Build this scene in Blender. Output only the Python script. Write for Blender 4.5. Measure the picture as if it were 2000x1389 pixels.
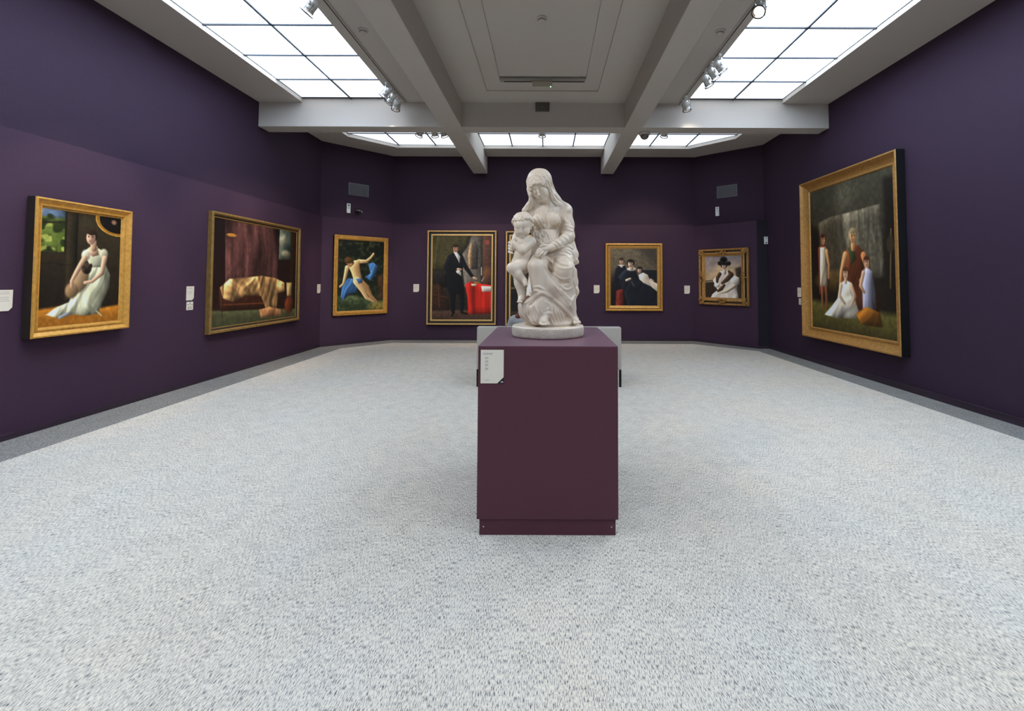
import bpy, bmesh, math, random
import numpy as np
from mathutils import Vector, Matrix

random.seed(7)
np.random.seed(7)
for o in list(bpy.data.objects):
    bpy.data.objects.remove(o, do_unlink=True)
SC = bpy.context.scene
COL = SC.collection
R = math.radians

# ------------------------------------------------------------------ camera
cam_d = bpy.data.cameras.new('camera')
cam_d.sensor_fit = 'HORIZONTAL'
cam_d.sensor_width = 36.0
cam_d.lens = 920.0 / 2000.0 * 36.0
cam_d.shift_x = (1000.0 - 1067.0) / 2000.0
cam_d.shift_y = (505.83 - 694.5) / 2000.0
cam_d.clip_start = 0.05
cam_d.clip_end = 100
cam = bpy.data.objects.new('camera', cam_d)
COL.objects.link(cam)
cam.matrix_world = Matrix.Translation((0, 0, 1.5)) @ Matrix.Rotation(R(92.5), 4, 'X') @ Matrix.Rotation(R(0.2), 4, 'Z')
SC.camera = cam

# ------------------------------------------------------------------ world, light level
SKYLIGHT = 1.93         # radiance of the daylit laylight panes
SPOT_W = 1.0            # overall factor on the track spotlights
SC.view_settings.view_transform = 'Standard'
SC.view_settings.look = 'None'
SC.view_settings.exposure = 0.0
SC.view_settings.gamma = 1.0
SC.view_settings.use_curve_mapping = False
SC.cycles.use_denoising = True
SC.cycles.max_bounces = 6
SC.cycles.diffuse_bounces = 4
SC.cycles.caustics_reflective = False
SC.cycles.caustics_refractive = False
SC.cycles.sample_clamp_indirect = 8
w = bpy.data.worlds.new('world')
SC.world = w
w.use_nodes = True
w.node_tree.nodes['Background'].inputs[0].default_value = (0.75, 0.85, 1, 1)
w.node_tree.nodes['Background'].inputs[1].default_value = 0.6


# ------------------------------------------------------------------ helpers
def lin(c):
    c = np.asarray(c, dtype=float)
    if c.max() > 1.0:
        c = c / 255.0
    return np.where(c <= 0.04045, c / 12.92, ((c + 0.055) / 1.055) ** 2.4)


def mat(name, rgb, rough=0.6, metal=0.0, spec=0.5, noise=None, bump=None, emit=None, coat=0.0):
    """rgb in sRGB 0-255; noise=(scale, amount, stretch); bump=(scale, strength)"""
    m = bpy.data.materials.new(name)
    m.use_nodes = True
    nt = m.node_tree
    b = nt.nodes['Principled BSDF']
    c = [*lin(rgb), 1]
    b.inputs['Base Color'].default_value = c
    b.inputs['Roughness'].default_value = rough
    b.inputs['Metallic'].default_value = metal
    b.inputs['Specular IOR Level'].default_value = spec
    b.inputs['Coat Weight'].default_value = coat
    if noise or bump:
        tc = nt.nodes.new('ShaderNodeTexCoord')
    if noise:
        sc, amt = noise[:2]
        st = noise[2] if len(noise) > 2 else (1, 1, 1)
        mp = nt.nodes.new('ShaderNodeMapping')
        mp.inputs['Scale'].default_value = st
        nt.links.new(tc.outputs['Object'], mp.inputs['Vector'])
        n = nt.nodes.new('ShaderNodeTexNoise')
        n.inputs['Scale'].default_value = sc
        n.inputs['Detail'].default_value = 4
        nt.links.new(mp.outputs[0], n.inputs['Vector'])
        r = nt.nodes.new('ShaderNodeValToRGB')
        r.color_ramp.elements[0].position = 0.3
        r.color_ramp.elements[1].position = 0.7
        r.color_ramp.elements[0].color = [x * (1 - amt) for x in c[:3]] + [1]
        r.color_ramp.elements[1].color = [min(1, x * (1 + amt)) for x in c[:3]] + [1]
        nt.links.new(n.outputs['Fac'], r.inputs[0])
        nt.links.new(r.outputs[0], b.inputs['Base Color'])
    if bump:
        n2 = nt.nodes.new('ShaderNodeTexNoise')
        n2.inputs['Scale'].default_value = bump[0]
        n2.inputs['Detail'].default_value = 5
        nt.links.new(tc.outputs['Object'], n2.inputs['Vector'])
        bp = nt.nodes.new('ShaderNodeBump')
        bp.inputs['Strength'].default_value = bump[1]
        bp.inputs['Distance'].default_value = 0.01
        nt.links.new(n2.outputs['Fac'], bp.inputs['Height'])
        nt.links.new(bp.outputs[0], b.inputs['Normal'])
    if emit:
        b.inputs['Emission Color'].default_value = [*lin(emit[0]), 1]
        b.inputs['Emission Strength'].default_value = emit[1]
    return m


def obj(name, bm, m, parent=None, smooth=False):
    me = bpy.data.meshes.new(name)
    bmesh.ops.recalc_face_normals(bm, faces=bm.faces[:])
    bm.to_mesh(me)
    bm.free()
    return objm(name, me, m, parent, smooth)


def objm(name, me, m, parent=None, smooth=False):
    ms = m if isinstance(m, (list, tuple)) else [m]
    if not me.materials:
        for x in ms:
            me.materials.append(x)
    if smooth:
        me.polygons.foreach_set('use_smooth', [True] * len(me.polygons))
    o = bpy.data.objects.new(name, me)
    COL.objects.link(o)
    if parent:
        o.parent = parent
    return o


def tag(o, label, cat, group=None, kind=None):
    if label:
        o['label'] = label
    if cat:
        o['category'] = cat
    if group:
        o['group'] = group
    if kind:
        o['kind'] = kind
    return o


def thing(name, label, cat, loc=(0, 0, 0), rz=0.0, group=None):
    o = bpy.data.objects.new(name, None)
    o.empty_display_size = 0.1
    COL.objects.link(o)
    o.location = loc
    o.rotation_euler = (0, 0, rz)
    return tag(o, label, cat, group)


def struct(name, bm, m, parent=None, smooth=False):
    o = obj(name, bm, m, parent, smooth)
    if parent is None:
        o['kind'] = 'structure'
    return o


def copy_tree(o, parent=None):
    c = o.copy()
    COL.objects.link(c)
    c.parent = parent
    for ch in list(o.children):
        copy_tree(ch, c)
    return c


def BM():
    return bmesh.new()


def box(bm, x0, x1, y0, y1, z0, z1, bevel=0.0, mi=0):
    b2 = bmesh.new()
    bmesh.ops.create_cube(b2, size=1.0)
    for v in b2.verts:
        v.co = ((x0 + x1) / 2 + v.co.x * (x1 - x0), (y0 + y1) / 2 + v.co.y * (y1 - y0), (z0 + z1) / 2 + v.co.z * (z1 - z0))
    if bevel:
        bmesh.ops.bevel(b2, geom=b2.edges[:], offset=bevel, segments=3, profile=0.5, affect='EDGES')
    merge(bm, b2, mi)


def merge(bm, b2, mi=0, M=None):
    if M is not None:
        bmesh.ops.transform(b2, matrix=M, verts=b2.verts[:])
    mp = {}
    for v in b2.verts:
        mp[v] = bm.verts.new(v.co)
    for f in b2.faces:
        try:
            nf = bm.faces.new([mp[v] for v in f.verts])
            nf.material_index = mi
            nf.smooth = f.smooth
        except ValueError:
            pass
    b2.free()


def prism(bm, pts, z0, z1, mi=0):
    lo = [bm.verts.new((x, y, z0)) for x, y in pts]
    hi = [bm.verts.new((x, y, z1)) for x, y in pts]
    n = len(pts)
    fs = [bm.faces.new(lo[::-1]), bm.faces.new(hi)]
    for i in range(n):
        fs.append(bm.faces.new((lo[i], lo[(i + 1) % n], hi[(i + 1) % n], hi[i])))
    for f in fs:
        f.material_index = mi


def prism_xz(bm, pts, y0, y1, mi=0):
    """outline in the x-z plane, given depth along y"""
    lo = [bm.verts.new((x, y0, z)) for x, z in pts]
    hi = [bm.verts.new((x, y1, z)) for x, z in pts]
    n = len(pts)
    fs = [bm.faces.new(lo), bm.faces.new(hi[::-1])]
    for i in range(n):
        fs.append(bm.faces.new((lo[(i + 1) % n], lo[i], hi[i], hi[(i + 1) % n])))
    for f in fs:
        f.material_index = mi


def cyl(bm, a, b, r0, r1=None, seg=20, mi=0, caps=True):
    a, b = Vector(a), Vector(b)
    r1 = r0 if r1 is None else r1
    d = b - a
    q = d.to_track_quat('Z', 'Y')
    b2 = bmesh.new()
    bmesh.ops.create_cone(b2, cap_ends=caps, cap_tris=False, segments=seg, radius1=r0, radius2=r1, depth=d.length)
    merge(bm, b2, mi, Matrix.Translation((a + b) / 2) @ q.to_matrix().to_4x4())


def sph(bm, c, r, seg=16, mi=0, M=None):
    b2 = bmesh.new()
    bmesh.ops.create_uvsphere(b2, u_segments=seg, v_segments=max(6, seg // 2), radius=1.0)
    rr = r if isinstance(r, (tuple, list)) else (r, r, r)
    T = Matrix.Translation(c) @ (M if M is not None else Matrix.Identity(4)) @ Matrix.Diagonal((*rr, 1))
    merge(bm, b2, mi, T)


def lathe(bm, prof, seg=24, mi=0, M=None, cap=True):
    b2 = bmesh.new()
    rings = []
    for r, z in prof:
        rings.append([b2.verts.new((r * math.cos(2 * math.pi * i / seg), r * math.sin(2 * math.pi * i / seg), z)) for i in range(seg)])
    for a, b in zip(rings, rings[1:]):
        for i in range(seg):
            b2.faces.new((a[i], a[(i + 1) % seg], b[(i + 1) % seg], b[i]))
    if cap:
        b2.faces.new(rings[0][::-1])
        b2.faces.new(rings[-1])
    merge(bm, b2, mi, M)


def tube(bm, pts, r, seg=8, mi=0):
    pts = [Vector(p) for p in pts]
    rings = []
    n = len(pts)
    for i, p in enumerate(pts):
        t = (pts[min(i + 1, n - 1)] - pts[max(i - 1, 0)]).normalized()
        q = t.to_track_quat('Z', 'Y')
        rr = r[i] if isinstance(r, (list, tuple)) else r
        rings.append([bm.verts.new(p + q @ Vector((rr * math.cos(2 * math.pi * k / seg), rr * math.sin(2 * math.pi * k / seg), 0))) for k in range(seg)])
    for a, b in zip(rings, rings[1:]):
        for i in range(seg):
            f = bm.faces.new((a[i], a[(i + 1) % seg], b[(i + 1) % seg], b[i]))
            f.material_index = mi
            f.smooth = True
    bm.faces.new(rings[0][::-1]).material_index = mi
    bm.faces.new(rings[-1]).material_index = mi


# ------------------------------------------------------------------ materials
M_WALL = mat('purple_wall_paint', (56, 39, 56), 0.75, spec=0.25, noise=(90, 0.10), bump=(160, 0.08))
M_PANEL = mat('purple_panel_paint', (66, 45, 63), 0.7, spec=0.25, noise=(90, 0.10), bump=(160, 0.08))
M_PANEL_EDGE = mat('shaded_panel_edge', (30, 23, 32), 0.8)  # deep shadow of the return face put into a darker colour
M_PLINTH = mat('plum_plinth_laminate', (90, 50, 60), 0.5, spec=0.25, noise=(220, 0.08))
M_PLINTH_TOP = mat('plum_plinth_lit_top', (112, 72, 88), 0.38, spec=0.6, coat=0.35, noise=(220, 0.05))  # same laminate, paler: light falling on the top is put into its colour
M_PLINTH_TOP.node_tree.nodes['Principled BSDF'].inputs['Coat Roughness'].default_value = 0.4
M_BASEB = mat('dark_plum_skirting', (52, 36, 50), 0.45)
M_CEIL = mat('ceiling_paint', (198, 191, 184), 0.85, spec=0.2, noise=(60, 0.02))
M_BAR = mat('dark_glazing_bar', (58, 60, 68), 0.6)
M_WHITE = mat('white_plastic', (232, 232, 230), 0.45)
M_BLACK = mat('black_plastic', (16, 16, 17), 0.5)
M_BLACKMET = mat('black_metal', (12, 12, 13), 0.4, metal=0.3)
M_GREYMET = mat('lamp_silver', (214, 211, 206), 0.42, metal=0.45)
M_DARKMET = mat('lamp_dark_metal', (70, 68, 68), 0.4, metal=0.8)
M_GREYBOX = mat('grey_box', (92, 88, 80), 0.6)
M_VENT = mat('grille_grey', (112, 112, 118), 0.5, metal=0.2)
M_CARD = mat('label_card', (240, 228, 208), 0.6, noise=(30, 0.015))
M_INK = mat('label_ink', (140, 134, 126), 0.7)
M_GREENLED = mat('green_led', (120, 255, 150), 0.3, emit=((150, 255, 170), 6.0))


def carpet_mat(name, light, dark, lo, hi):
    m = bpy.data.materials.new(name)
    m.use_nodes = True
    nt = m.node_tree
    N = nt.nodes.new
    L = nt.links.new
    b = nt.nodes['Principled BSDF']
    b.inputs['Roughness'].default_value = 0.95
    b.inputs['Specular IOR Level'].default_value = 0.1
    tc = N('ShaderNodeTexCoord')

    def noise(scale, st, det=2.0, rough=0.5):
        mp = N('ShaderNodeMapping')
        mp.inputs['Scale'].default_value = st
        L(tc.outputs['Object'], mp.inputs['Vector'])
        n = N('ShaderNodeTexNoise')
        n.inputs['Scale'].default_value = scale
        n.inputs['Detail'].default_value = det
        n.inputs['Roughness'].default_value = rough
        L(mp.outputs[0], n.inputs['Vector'])
        return n.outputs['Fac']

    fleck = noise(1.0, (270, 42, 1), 3.5, 0.72)
    patch = noise(1.0, (9.0, 6.0, 1), 4.0, 0.7)
    hue = noise(1.0, (1.3, 0.8, 1), 2.0)
    ma = N('ShaderNodeMath')
    ma.operation = 'MULTIPLY_ADD'
    ma.inputs[1].default_value = 0.12
    L(patch, ma.inputs[0])
    ms = N('ShaderNodeMath')
    ms.operation = 'SUBTRACT'
    L(fleck, ma.inputs[2])
    L(ma.outputs[0], ms.inputs[0])
    ms.inputs[1].default_value = 0.06
    cr = N('ShaderNodeValToRGB')
    cr.color_ramp.elements[0].position = lo
    cr.color_ramp.elements[1].position = hi
    cr.color_ramp.elements[0].color = [*lin(dark), 1]
    cr.color_ramp.elements[1].color = [*lin(light), 1]
    L(ms.outputs[0], cr.inputs[0])
    tint = N('ShaderNodeValToRGB')
    tint.color_ramp.elements[0].position = 0.35
    tint.color_ramp.elements[1].position = 0.65
    tint.color_ramp.elements[0].color = (0.965, 0.985, 1, 1)
    tint.color_ramp.elements[1].color = (1, 0.985, 0.96, 1)
    L(hue, tint.inputs[0])
    mx = N('ShaderNodeMix')
    mx.data_type = 'RGBA'
    mx.blend_type = 'MULTIPLY'
    mx.inputs[0].default_value = 1.0
    L(cr.outputs[0], mx.inputs[6])
    L(tint.outputs[0], mx.inputs[7])
    L(mx.outputs[2], b.inputs['Base Color'])
    bp = N('ShaderNodeBump')
    bp.inputs['Strength'].default_value = 0.25
    bp.inputs['Distance'].default_value = 0.004
    L(fleck, bp.inputs['Height'])
    L(bp.outputs[0], b.inputs['Normal'])
    return m


M_CARPET = carpet_mat('flecked_grey_carpet', (236, 222, 203), (72, 70, 78), 0.35, 0.53)
M_BORDER = carpet_mat('dark_grey_carpet_border', (168, 161, 152), (66, 63, 64), 0.36, 0.60)


def pane_mat():
    m = bpy.data.materials.new('daylit_frosted_pane')
    m.use_nodes = True
    nt = m.node_tree
    b = nt.nodes['Principled BSDF']
    tc = nt.nodes.new('ShaderNodeTexCoord')
    mp = nt.nodes.new('ShaderNodeMapping')
    mp.inputs['Rotation'].default_value = (0, 0, 0.6)
    mp.inputs['Scale'].default_value = (6, 1.2, 1)
    n = nt.nodes.new('ShaderNodeTexNoise')
    n.inputs['Scale'].default_value = 2.0
    n.inputs['Detail'].default_value = 5
    r = nt.nodes.new('ShaderNodeValToRGB')
    r.color_ramp.elements[0].position = 0.35
    r.color_ramp.elements[1].position = 0.6
    r.color_ramp.elements[0].color = (0.74, 0.86, 1.0, 1)
    r.color_ramp.elements[1].color = (0.83, 0.91, 1.0, 1)
    L = nt.links.new
    L(tc.outputs['Object'], mp.inputs[0])
    L(mp.outputs[0], n.inputs['Vector'])
    L(n.outputs['Fac'], r.inputs[0])
    L(r.outputs[0], b.inputs['Emission Color'])
    b.inputs['Emission Strength'].default_value = SKYLIGHT
    b.inputs['Base Color'].default_value = (0.8, 0.85, 0.9, 1)
    b.inputs['Roughness'].default_value = 0.3
    return m


M_PANE = pane_mat()

# ================================================================== THE ROOM
XL, XLP, XR = -5.03, -4.98, 4.92        # left wall, its lower panel, right wall
YF, YFP, YB = 11.71, 11.66, -9.2        # far wall, its lower panel, wall behind the camera
ZC, ZB, ZG, ZP = 4.58, 4.15, 4.655, 2.89  # ceiling, beam underside, glass, top of the lower panels

# floor: dark carpet border all round, light flecked carpet field inside it
bm = BM()
prism(bm, [(XL - .2, YB - .2), (XR + .2, YB - .2), (XR + .2, 10.8), (3.9, YF + .2), (-4.0, YF + .2), (XL - .2, 10.7)], -0.12, -0.004)
floor = struct('floor', bm, M_BORDER)
bm = BM()
prism(bm, [(-4.43, YB + .5), (4.52, YB + .5), (4.50, 10.05), (3.46, 11.10), (-3.60, 11.14), (-4.43, 10.24)], -0.004, 0.0)
obj('carpet_field', bm, M_CARPET, floor)
bm = BM()
prism(bm, [(XL - .2, YB - .2), (-4.43, YB - .2), (-4.43, 10.24), (-3.60, 11.14), (-3.60, 12), (XL - .2, 12)], -0.004, 0)
prism(bm, [(4.52, YB - .2), (XR + .2, YB - .2), (XR + .2, 12), (3.46, 12), (3.46, 11.10), (4.50, 10.05)], -0.004, 0)
prism(bm, [(-3.60, 11.14), (3.46, 11.10), (3.46, 12), (-3.60, 12)], -0.004, 0)
prism(bm, [(-4.43, YB - .2), (4.52, YB - .2), (4.52, YB + .5), (-4.43, YB + .5)], -0.004, 0)
obj('carpet_border', bm, M_BORDER, floor)

# walls with thicker lower panels
bm = BM()
box(bm, XL - .2, XL, YB, 10.42, 0, ZC + .1)
o = struct('wall_left', bm, M_WALL)
bm = BM()
box(bm, XL, XLP, YB, 10.42, 0, ZP)
obj('lower_panel', bm, M_PANEL, o)
bm = BM()
prism(bm, [(-5.03, 10.42), (-3.84, YF), (-4.0, YF + .2), (-5.23, 10.5)], 0, ZC + .1)
o = struct('wall_left_corner', bm, M_WALL)
bm = BM()
prism(bm, [(XLP, 10.42), (-3.82, YFP), (-3.84, YF), (-5.03, 10.42)], 0, ZP)
obj('lower_panel', bm, M_PANEL, o)
bm = BM()
box(bm, -3.84, 3.71, YF, YF + .2, 0, ZC + .1)
o = struct('wall_far', bm, M_WALL)
bm = BM()
box(bm, -3.82, 3.64, YFP, YF, 0, ZP - .02)
obj('lower_panel', bm, M_PANEL, o)
bm = BM()
prism(bm, [(3.71, YF), (XR, 10.60), (XR + .2, 10.7), (3.9, YF + .2)], 0, ZC + .1)
o = struct('wall_right_corner', bm, M_WALL)
bm = BM()
prism(bm, [(3.64, YFP), (4.67, 10.43), (XR, 10.43), (XR, 10.60), (3.71, YF)], 0, ZP - .06)
obj('lower_panel', bm, M_PANEL, o)
bm = BM()
box(bm, 4.675, XR, 10.424, 10.43, 0, ZP - .06)  # thin sheet over the return face, coloured dark for its shadow
obj('panel_edge', bm, M_PANEL_EDGE, o)
bm = BM()
box(bm, XR, XR + .2, YB, 10.62, 0, ZC + .1)
struct('wall_right', bm, M_WALL)
bm = BM()
box(bm, XL - .2, XR + .2, YB - .2, YB, 0, ZC + .1)
struct('wall_behind', bm, M_WALL)

# skirting boards
bm = BM()
box(bm, XLP, XLP + .012, YB, 10.41, 0, .055)
struct('baseboard_left', bm, M_BASEB)
bm = BM()
prism(bm, [(XLP, 10.42), (-3.82, YFP), (-3.815, YFP - .012), (XLP + .012, 10.41)], 0, .055)
struct('baseboard_left_corner', bm, M_BASEB)
bm = BM()
box(bm, -3.815, 3.635, YFP - .012, YFP, 0, .055)
struct('baseboard_far', bm, M_BASEB)
bm = BM()
prism(bm, [(3.64, YFP), (4.67, 10.43), (XR, 10.43), (XR, 10.412), (4.660, 10.412), (3.632, YFP - .012)], 0, .055)
struct('baseboard_right_corner', bm, M_BASEB)
bm = BM()
box(bm, XR - .02, XR, YB, 10.41, 0, .075)
box(bm, XR - .026, XR, YB, 10.41, .075, .083)
struct('baseboard_right', bm, M_BASEB)

# ceiling slab with openings, shallow stepped panels in the middle bay
SKY_Y0 = 8.10 - 0.8 * 20
LX0, LX1 = -4.27, -2.61
RX0, RX1 = 2.43, 4.105
bm = BM()
zt = ZC + .14
TOP = ZC + .14
box(bm, XL, LX0, YB, 8.2, ZC, TOP)
box(bm, LX1, -1.6, YB, 8.2, ZC, TOP)
box(bm, LX0, LX1, YB, SKY_Y0, ZC, TOP)
box(bm, 1.5, RX0, YB, 8.2, ZC, TOP)
box(bm, RX1, XR, YB, 8.2, ZC, TOP)
box(bm, RX0, RX1, YB, SKY_Y0, ZC, TOP)
# middle bay: three levels
ox0, ox1, oy1, ix0, ix1, iy1 = -0.985, 0.84, 7.60, -0.735, 0.605, 7.20
ST = 0.022
box(bm, -1.6, ox0, YB, 8.2, ZC, TOP)
box(bm, ox1, 1.5, YB, 8.2, ZC, TOP)
box(bm, ox0, ox1, oy1, 8.2, ZC, TOP)
box(bm, ox0, ix0, YB, oy1, ZC + ST, TOP)
box(bm, ix1, ox1, YB, oy1, ZC + ST, TOP)
box(bm, ix0, ix1, iy1, oy1, ZC + ST, TOP)
box(bm, ix0, ix1, YB, iy1, ZC + 2 * ST, TOP)
# far bays
FY0 = 9.25
box(bm, XL, XR, 8.2, FY0, ZC, TOP)
prism(bm, [(XL, FY0), (-4.31, FY0), (-4.31, 10.09), (-3.51, 10.93), (-3.84, YF), (XL, 10.42)], ZC, TOP)
prism(bm, [(-3.84, YF), (-3.51, 10.93), (-1.6, 10.93), (-1.6, YF)], ZC, TOP)
box(bm, -1.98, -1.6, FY0, 10.93, ZC, TOP)
box(bm, -1.6, 1.45, 10.98, YF, ZC, TOP)
prism(bm, [(4.12, FY0), (XR, FY0), (XR, 10.60), (3.71, YF), (3.34, 10.95), (4.12, 10.14)], ZC, TOP)
prism(bm, [(3.34, 10.95), (3.71, YF), (1.45, YF), (1.45, 10.95)], ZC, TOP)
box(bm, 1.45, 1.82, FY0, 10.95, ZC, TOP)
ceiling = struct('ceiling', bm, M_CEIL)

# beams: two long ones, one across
BLX0, BLX1, BRX0, BRX1 = -1.83, -1.485, 1.36, 1.67
CY0, CY1 = 8.10, 8.43
for i, (a, b_) in enumerate(((BLX0, BLX1), (BRX0, BRX1))):
    bm = BM()
    box(bm, a, b_, YB, YF - .001, ZB - .003, ZC + .12, bevel=0.006)
    struct('trim_%d' % (i + 1), bm, M_CEIL)
bm = BM()
box(bm, XL, XR, CY0, CY1, ZB, ZG + .05, bevel=0.006)
struct('trim_3', bm, M_CEIL)
# mirrored beam behind the camera
bm = BM()
box(bm, XL, XR, SKY_Y0 - .35, SKY_Y0 - .02, ZB, ZC, bevel=0.006)
struct('trim_4', bm, M_CEIL)


def clip(poly, axis, val, keep_less):
    out = []
    n = len(poly)
    for i in range(n):
        p, q = poly[i], poly[(i + 1) % n]
        pin = (p[axis] <= val) == keep_less or p[axis] == val
        qin = (q[axis] <= val) == keep_less or q[axis] == val
        if pin:
            out.append(p)
        if pin != qin and p[axis] != q[axis]:
            t = (val - p[axis]) / (q[axis] - p[axis])
            out.append((p[0] + t * (q[0] - p[0]), p[1] + t * (q[1] - p[1])))
    return out


def skylight(idx, poly, xs, ys):
    """laylight: frosted panes between dark glazing bars, laid over an opening in the ceiling"""
    n_bar = BM()
    xs_all = [min(p[0] for p in poly)] + xs + [max(p[0] for p in poly)]
    ys_all = [min(p[1] for p in poly)] + ys + [max(p[1] for p in poly)]
    fr = BM()
    # thin edge angle round the opening
    n = len(poly)
    cx = sum(p[0] for p in poly) / n
    cy = sum(p[1] for p in poly) / n
    ins = [(p[0] + (cx - p[0]) * .012, p[1] + (cy - p[1]) * .006) for p in poly]
    for i in range(n):
        j = (i + 1) % n
        prism(fr, [poly[i], poly[j], ins[j], ins[i]], ZG - .006, ZG)
    root = struct('window_%d' % idx, fr, M_BAR)
    root['label'] = {1: 'long frosted skylight left of the beams, near bay', 2: 'long frosted skylight right of the beams, near bay', 3: 'chamfered frosted skylight at the far left',
                     4: 'four pane frosted skylight between the beams', 5: 'chamfered frosted skylight at the far right'}[idx]
    cache = {}
    for i in range(len(xs_all) - 1):
        for j in range(len(ys_all) - 1):
            c = poly
            c = clip(c, 0, xs_all[i], False)
            c = clip(c, 0, xs_all[i + 1], True) if c else c
            c = clip(c, 1, ys_all[j], False) if c else c
            c = clip(c, 1, ys_all[j + 1], True) if c else c
            if len(c) < 3:
                continue
            x0, y0 = min(p[0] for p in c), min(p[1] for p in c)
            key = tuple((round(p[0] - x0, 3), round(p[1] - y0, 3)) for p in c)
            if key not in cache:
                b_ = BM()
                prism(b_, [(p[0] - x0, p[1] - y0) for p in c], 0, .008)
                me = bpy.data.meshes.new('pane')
                bmesh.ops.recalc_face_normals(b_, faces=b_.faces[:])
                b_.to_mesh(me)
                b_.free()
                cache[key] = me
            p_ = objm('pane', cache[key], M_PANE, root)
            p_.location = (x0, y0, ZG)
    def bar(a, b):
        b_ = BM()
        d = Vector((b[0] - a[0], b[1] - a[1]))
        nrm = Vector((-d.y, d.x)).normalized() * .0125
        prism(b_, [(a[0] - nrm.x, a[1] - nrm.y), (b[0] - nrm.x, b[1] - nrm.y), (b[0] + nrm.x, b[1] + nrm.y), (a[0] + nrm.x, a[1] + nrm.y)], ZG - .02, ZG - .001)
        obj('glazing_bar', b_, M_BAR, root)
    for x in xs:
        yy = []
        for i in range(n):
            p, q = poly[i], poly[(i + 1) % n]
            if (p[0] - x) * (q[0] - x) < 0:
                yy.append(p[1] + (x - p[0]) / (q[0] - p[0]) * (q[1] - p[1]))
        bar((x, min(yy)), (x, max(yy)))
    for y in ys:
        xx = []
        for i in range(n):
            p, q = poly[i], poly[(i + 1) % n]
            if (p[1] - y) * (q[1] - y) < 0:
                xx.append(p[0] + (y - p[1]) / (q[1] - p[1]) * (q[0] - p[0]))
        bar((min(xx), y), (max(xx), y))


E5 = .02
rows = [8.105 - 0.798 * k for k in range(1, 20)]
skylight(1, [(LX0, SKY_Y0), (LX1, SKY_Y0), (LX1, CY0), (LX0, CY0)], [-3.42], rows)
skylight(2, [(RX0, SKY_Y0), (RX1, SKY_Y0), (RX1, CY0), (RX0, CY0)], [3.25], [r + .03 for r in rows])
skylight(3, [(-4.31, FY0), (-1.98, FY0), (-1.98, 10.93), (-3.51, 10.93), (-4.31, 10.09)], [-3.47, -2.60], [10.06])
skylight(4, [(BLX1, FY0), (BRX0, FY0), (BRX0, 10.98), (BLX1, 10.98)], [-0.81, -0.09, 0.62], [10.05])
skylight(5, [(1.82, FY0), (4.12, FY0), (4.12, 10.14), (3.34, 10.95), (1.82, 10.95)], [2.42, 3.28], [10.05])


# ================================================================== PEDESTAL AND ITS CARD
PX0, PX1, PY0, PY1, PZ = -0.402, 0.427, 2.816, 3.945, 1.105
ped = thing('pedestal', 'tall plum box pedestal carrying the marble statue', 'pedestal', ((PX0 + PX1) / 2, (PY0 + PY1) / 2, 0))
hw, hd = (PX1 - PX0) / 2, (PY1 - PY0) / 2
bm = BM()
box(bm, -hw, hw, -hd, hd, .098, PZ - .004, bevel=.0025)
obj('cabinet', bm, M_PLINTH, ped)
bm = BM()
box(bm, -hw, hw, -hd, hd, PZ - .005, PZ, bevel=.001)
obj('top', bm, M_PLINTH_TOP, ped)
bm = BM()
box(bm, -hw + .014, hw - .014, -hd + .018, hd - .018, 0, .0985)
pl = obj('toe_kick', bm, M_PLINTH, ped)
for sx in (-1, 1):
    bm = BM()
    cyl(bm, (sx * (hw - .038), -hd + .019, .048), (sx * (hw - .038), -hd + .0165, .048), .004, seg=12)
    obj('screw', bm, M_GREYMET, pl)


def text_rows(bm, rows, y, th=.0006):
    """rows: (x0, x1, z, height); each row is broken into word-length dashes"""
    for x0, x1, z, h in rows:
        x = x0
        while x < x1 - .001:
            wd = min(random.uniform(.004, .011) * (h / .0022) ** .5, x1 - x)
            box(bm, x, x + wd, y - th, y, z - h / 2, z + h / 2)
            x += wd + h * .8


card = thing('exhibit_card', 'large cream text card with black corner on the pedestal front', 'card', (-.318, PY0, .886))
bm = BM()
prism_xz(bm, [(-.068, 0), (.030, 0), (.068, .036), (.068, .196), (-.068, .196)], -.006, -.0005)
obj('card_sheet', bm, M_CARD, card)
bm = BM()
prism_xz(bm, [(.034, 0), (.068, 0), (.068, .032)], -.006, -.0005)
cr_ = obj('black_corner', bm, M_BLACK, card)
bm = BM()
prism_xz(bm, [(.050, .006), (.066, .006), (.066, .012), (.063, .009), (.061, .014), (.058, .009), (.055, .013), (.053, .009)], -.0066, -.006)
obj('white_mark', bm, M_WHITE, cr_)
bm = BM()
text_rows(bm, [(-.053, .004, .176, .0034), (-.053, .001, .169, .0022)], -.006)
for z in (.153, .132, .111, .09):
    text_rows(bm, [(-.041, -.024, z, .0026), (-.041, -.021, z - .005, .0022), (-.041, -.028, z - .010, .002)], -.006)
text_rows(bm, [(-.041, -.018, .019, .0022)], -.006)
obj('printed_text', bm, M_INK, card)['kind'] = 'stuff'

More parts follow.
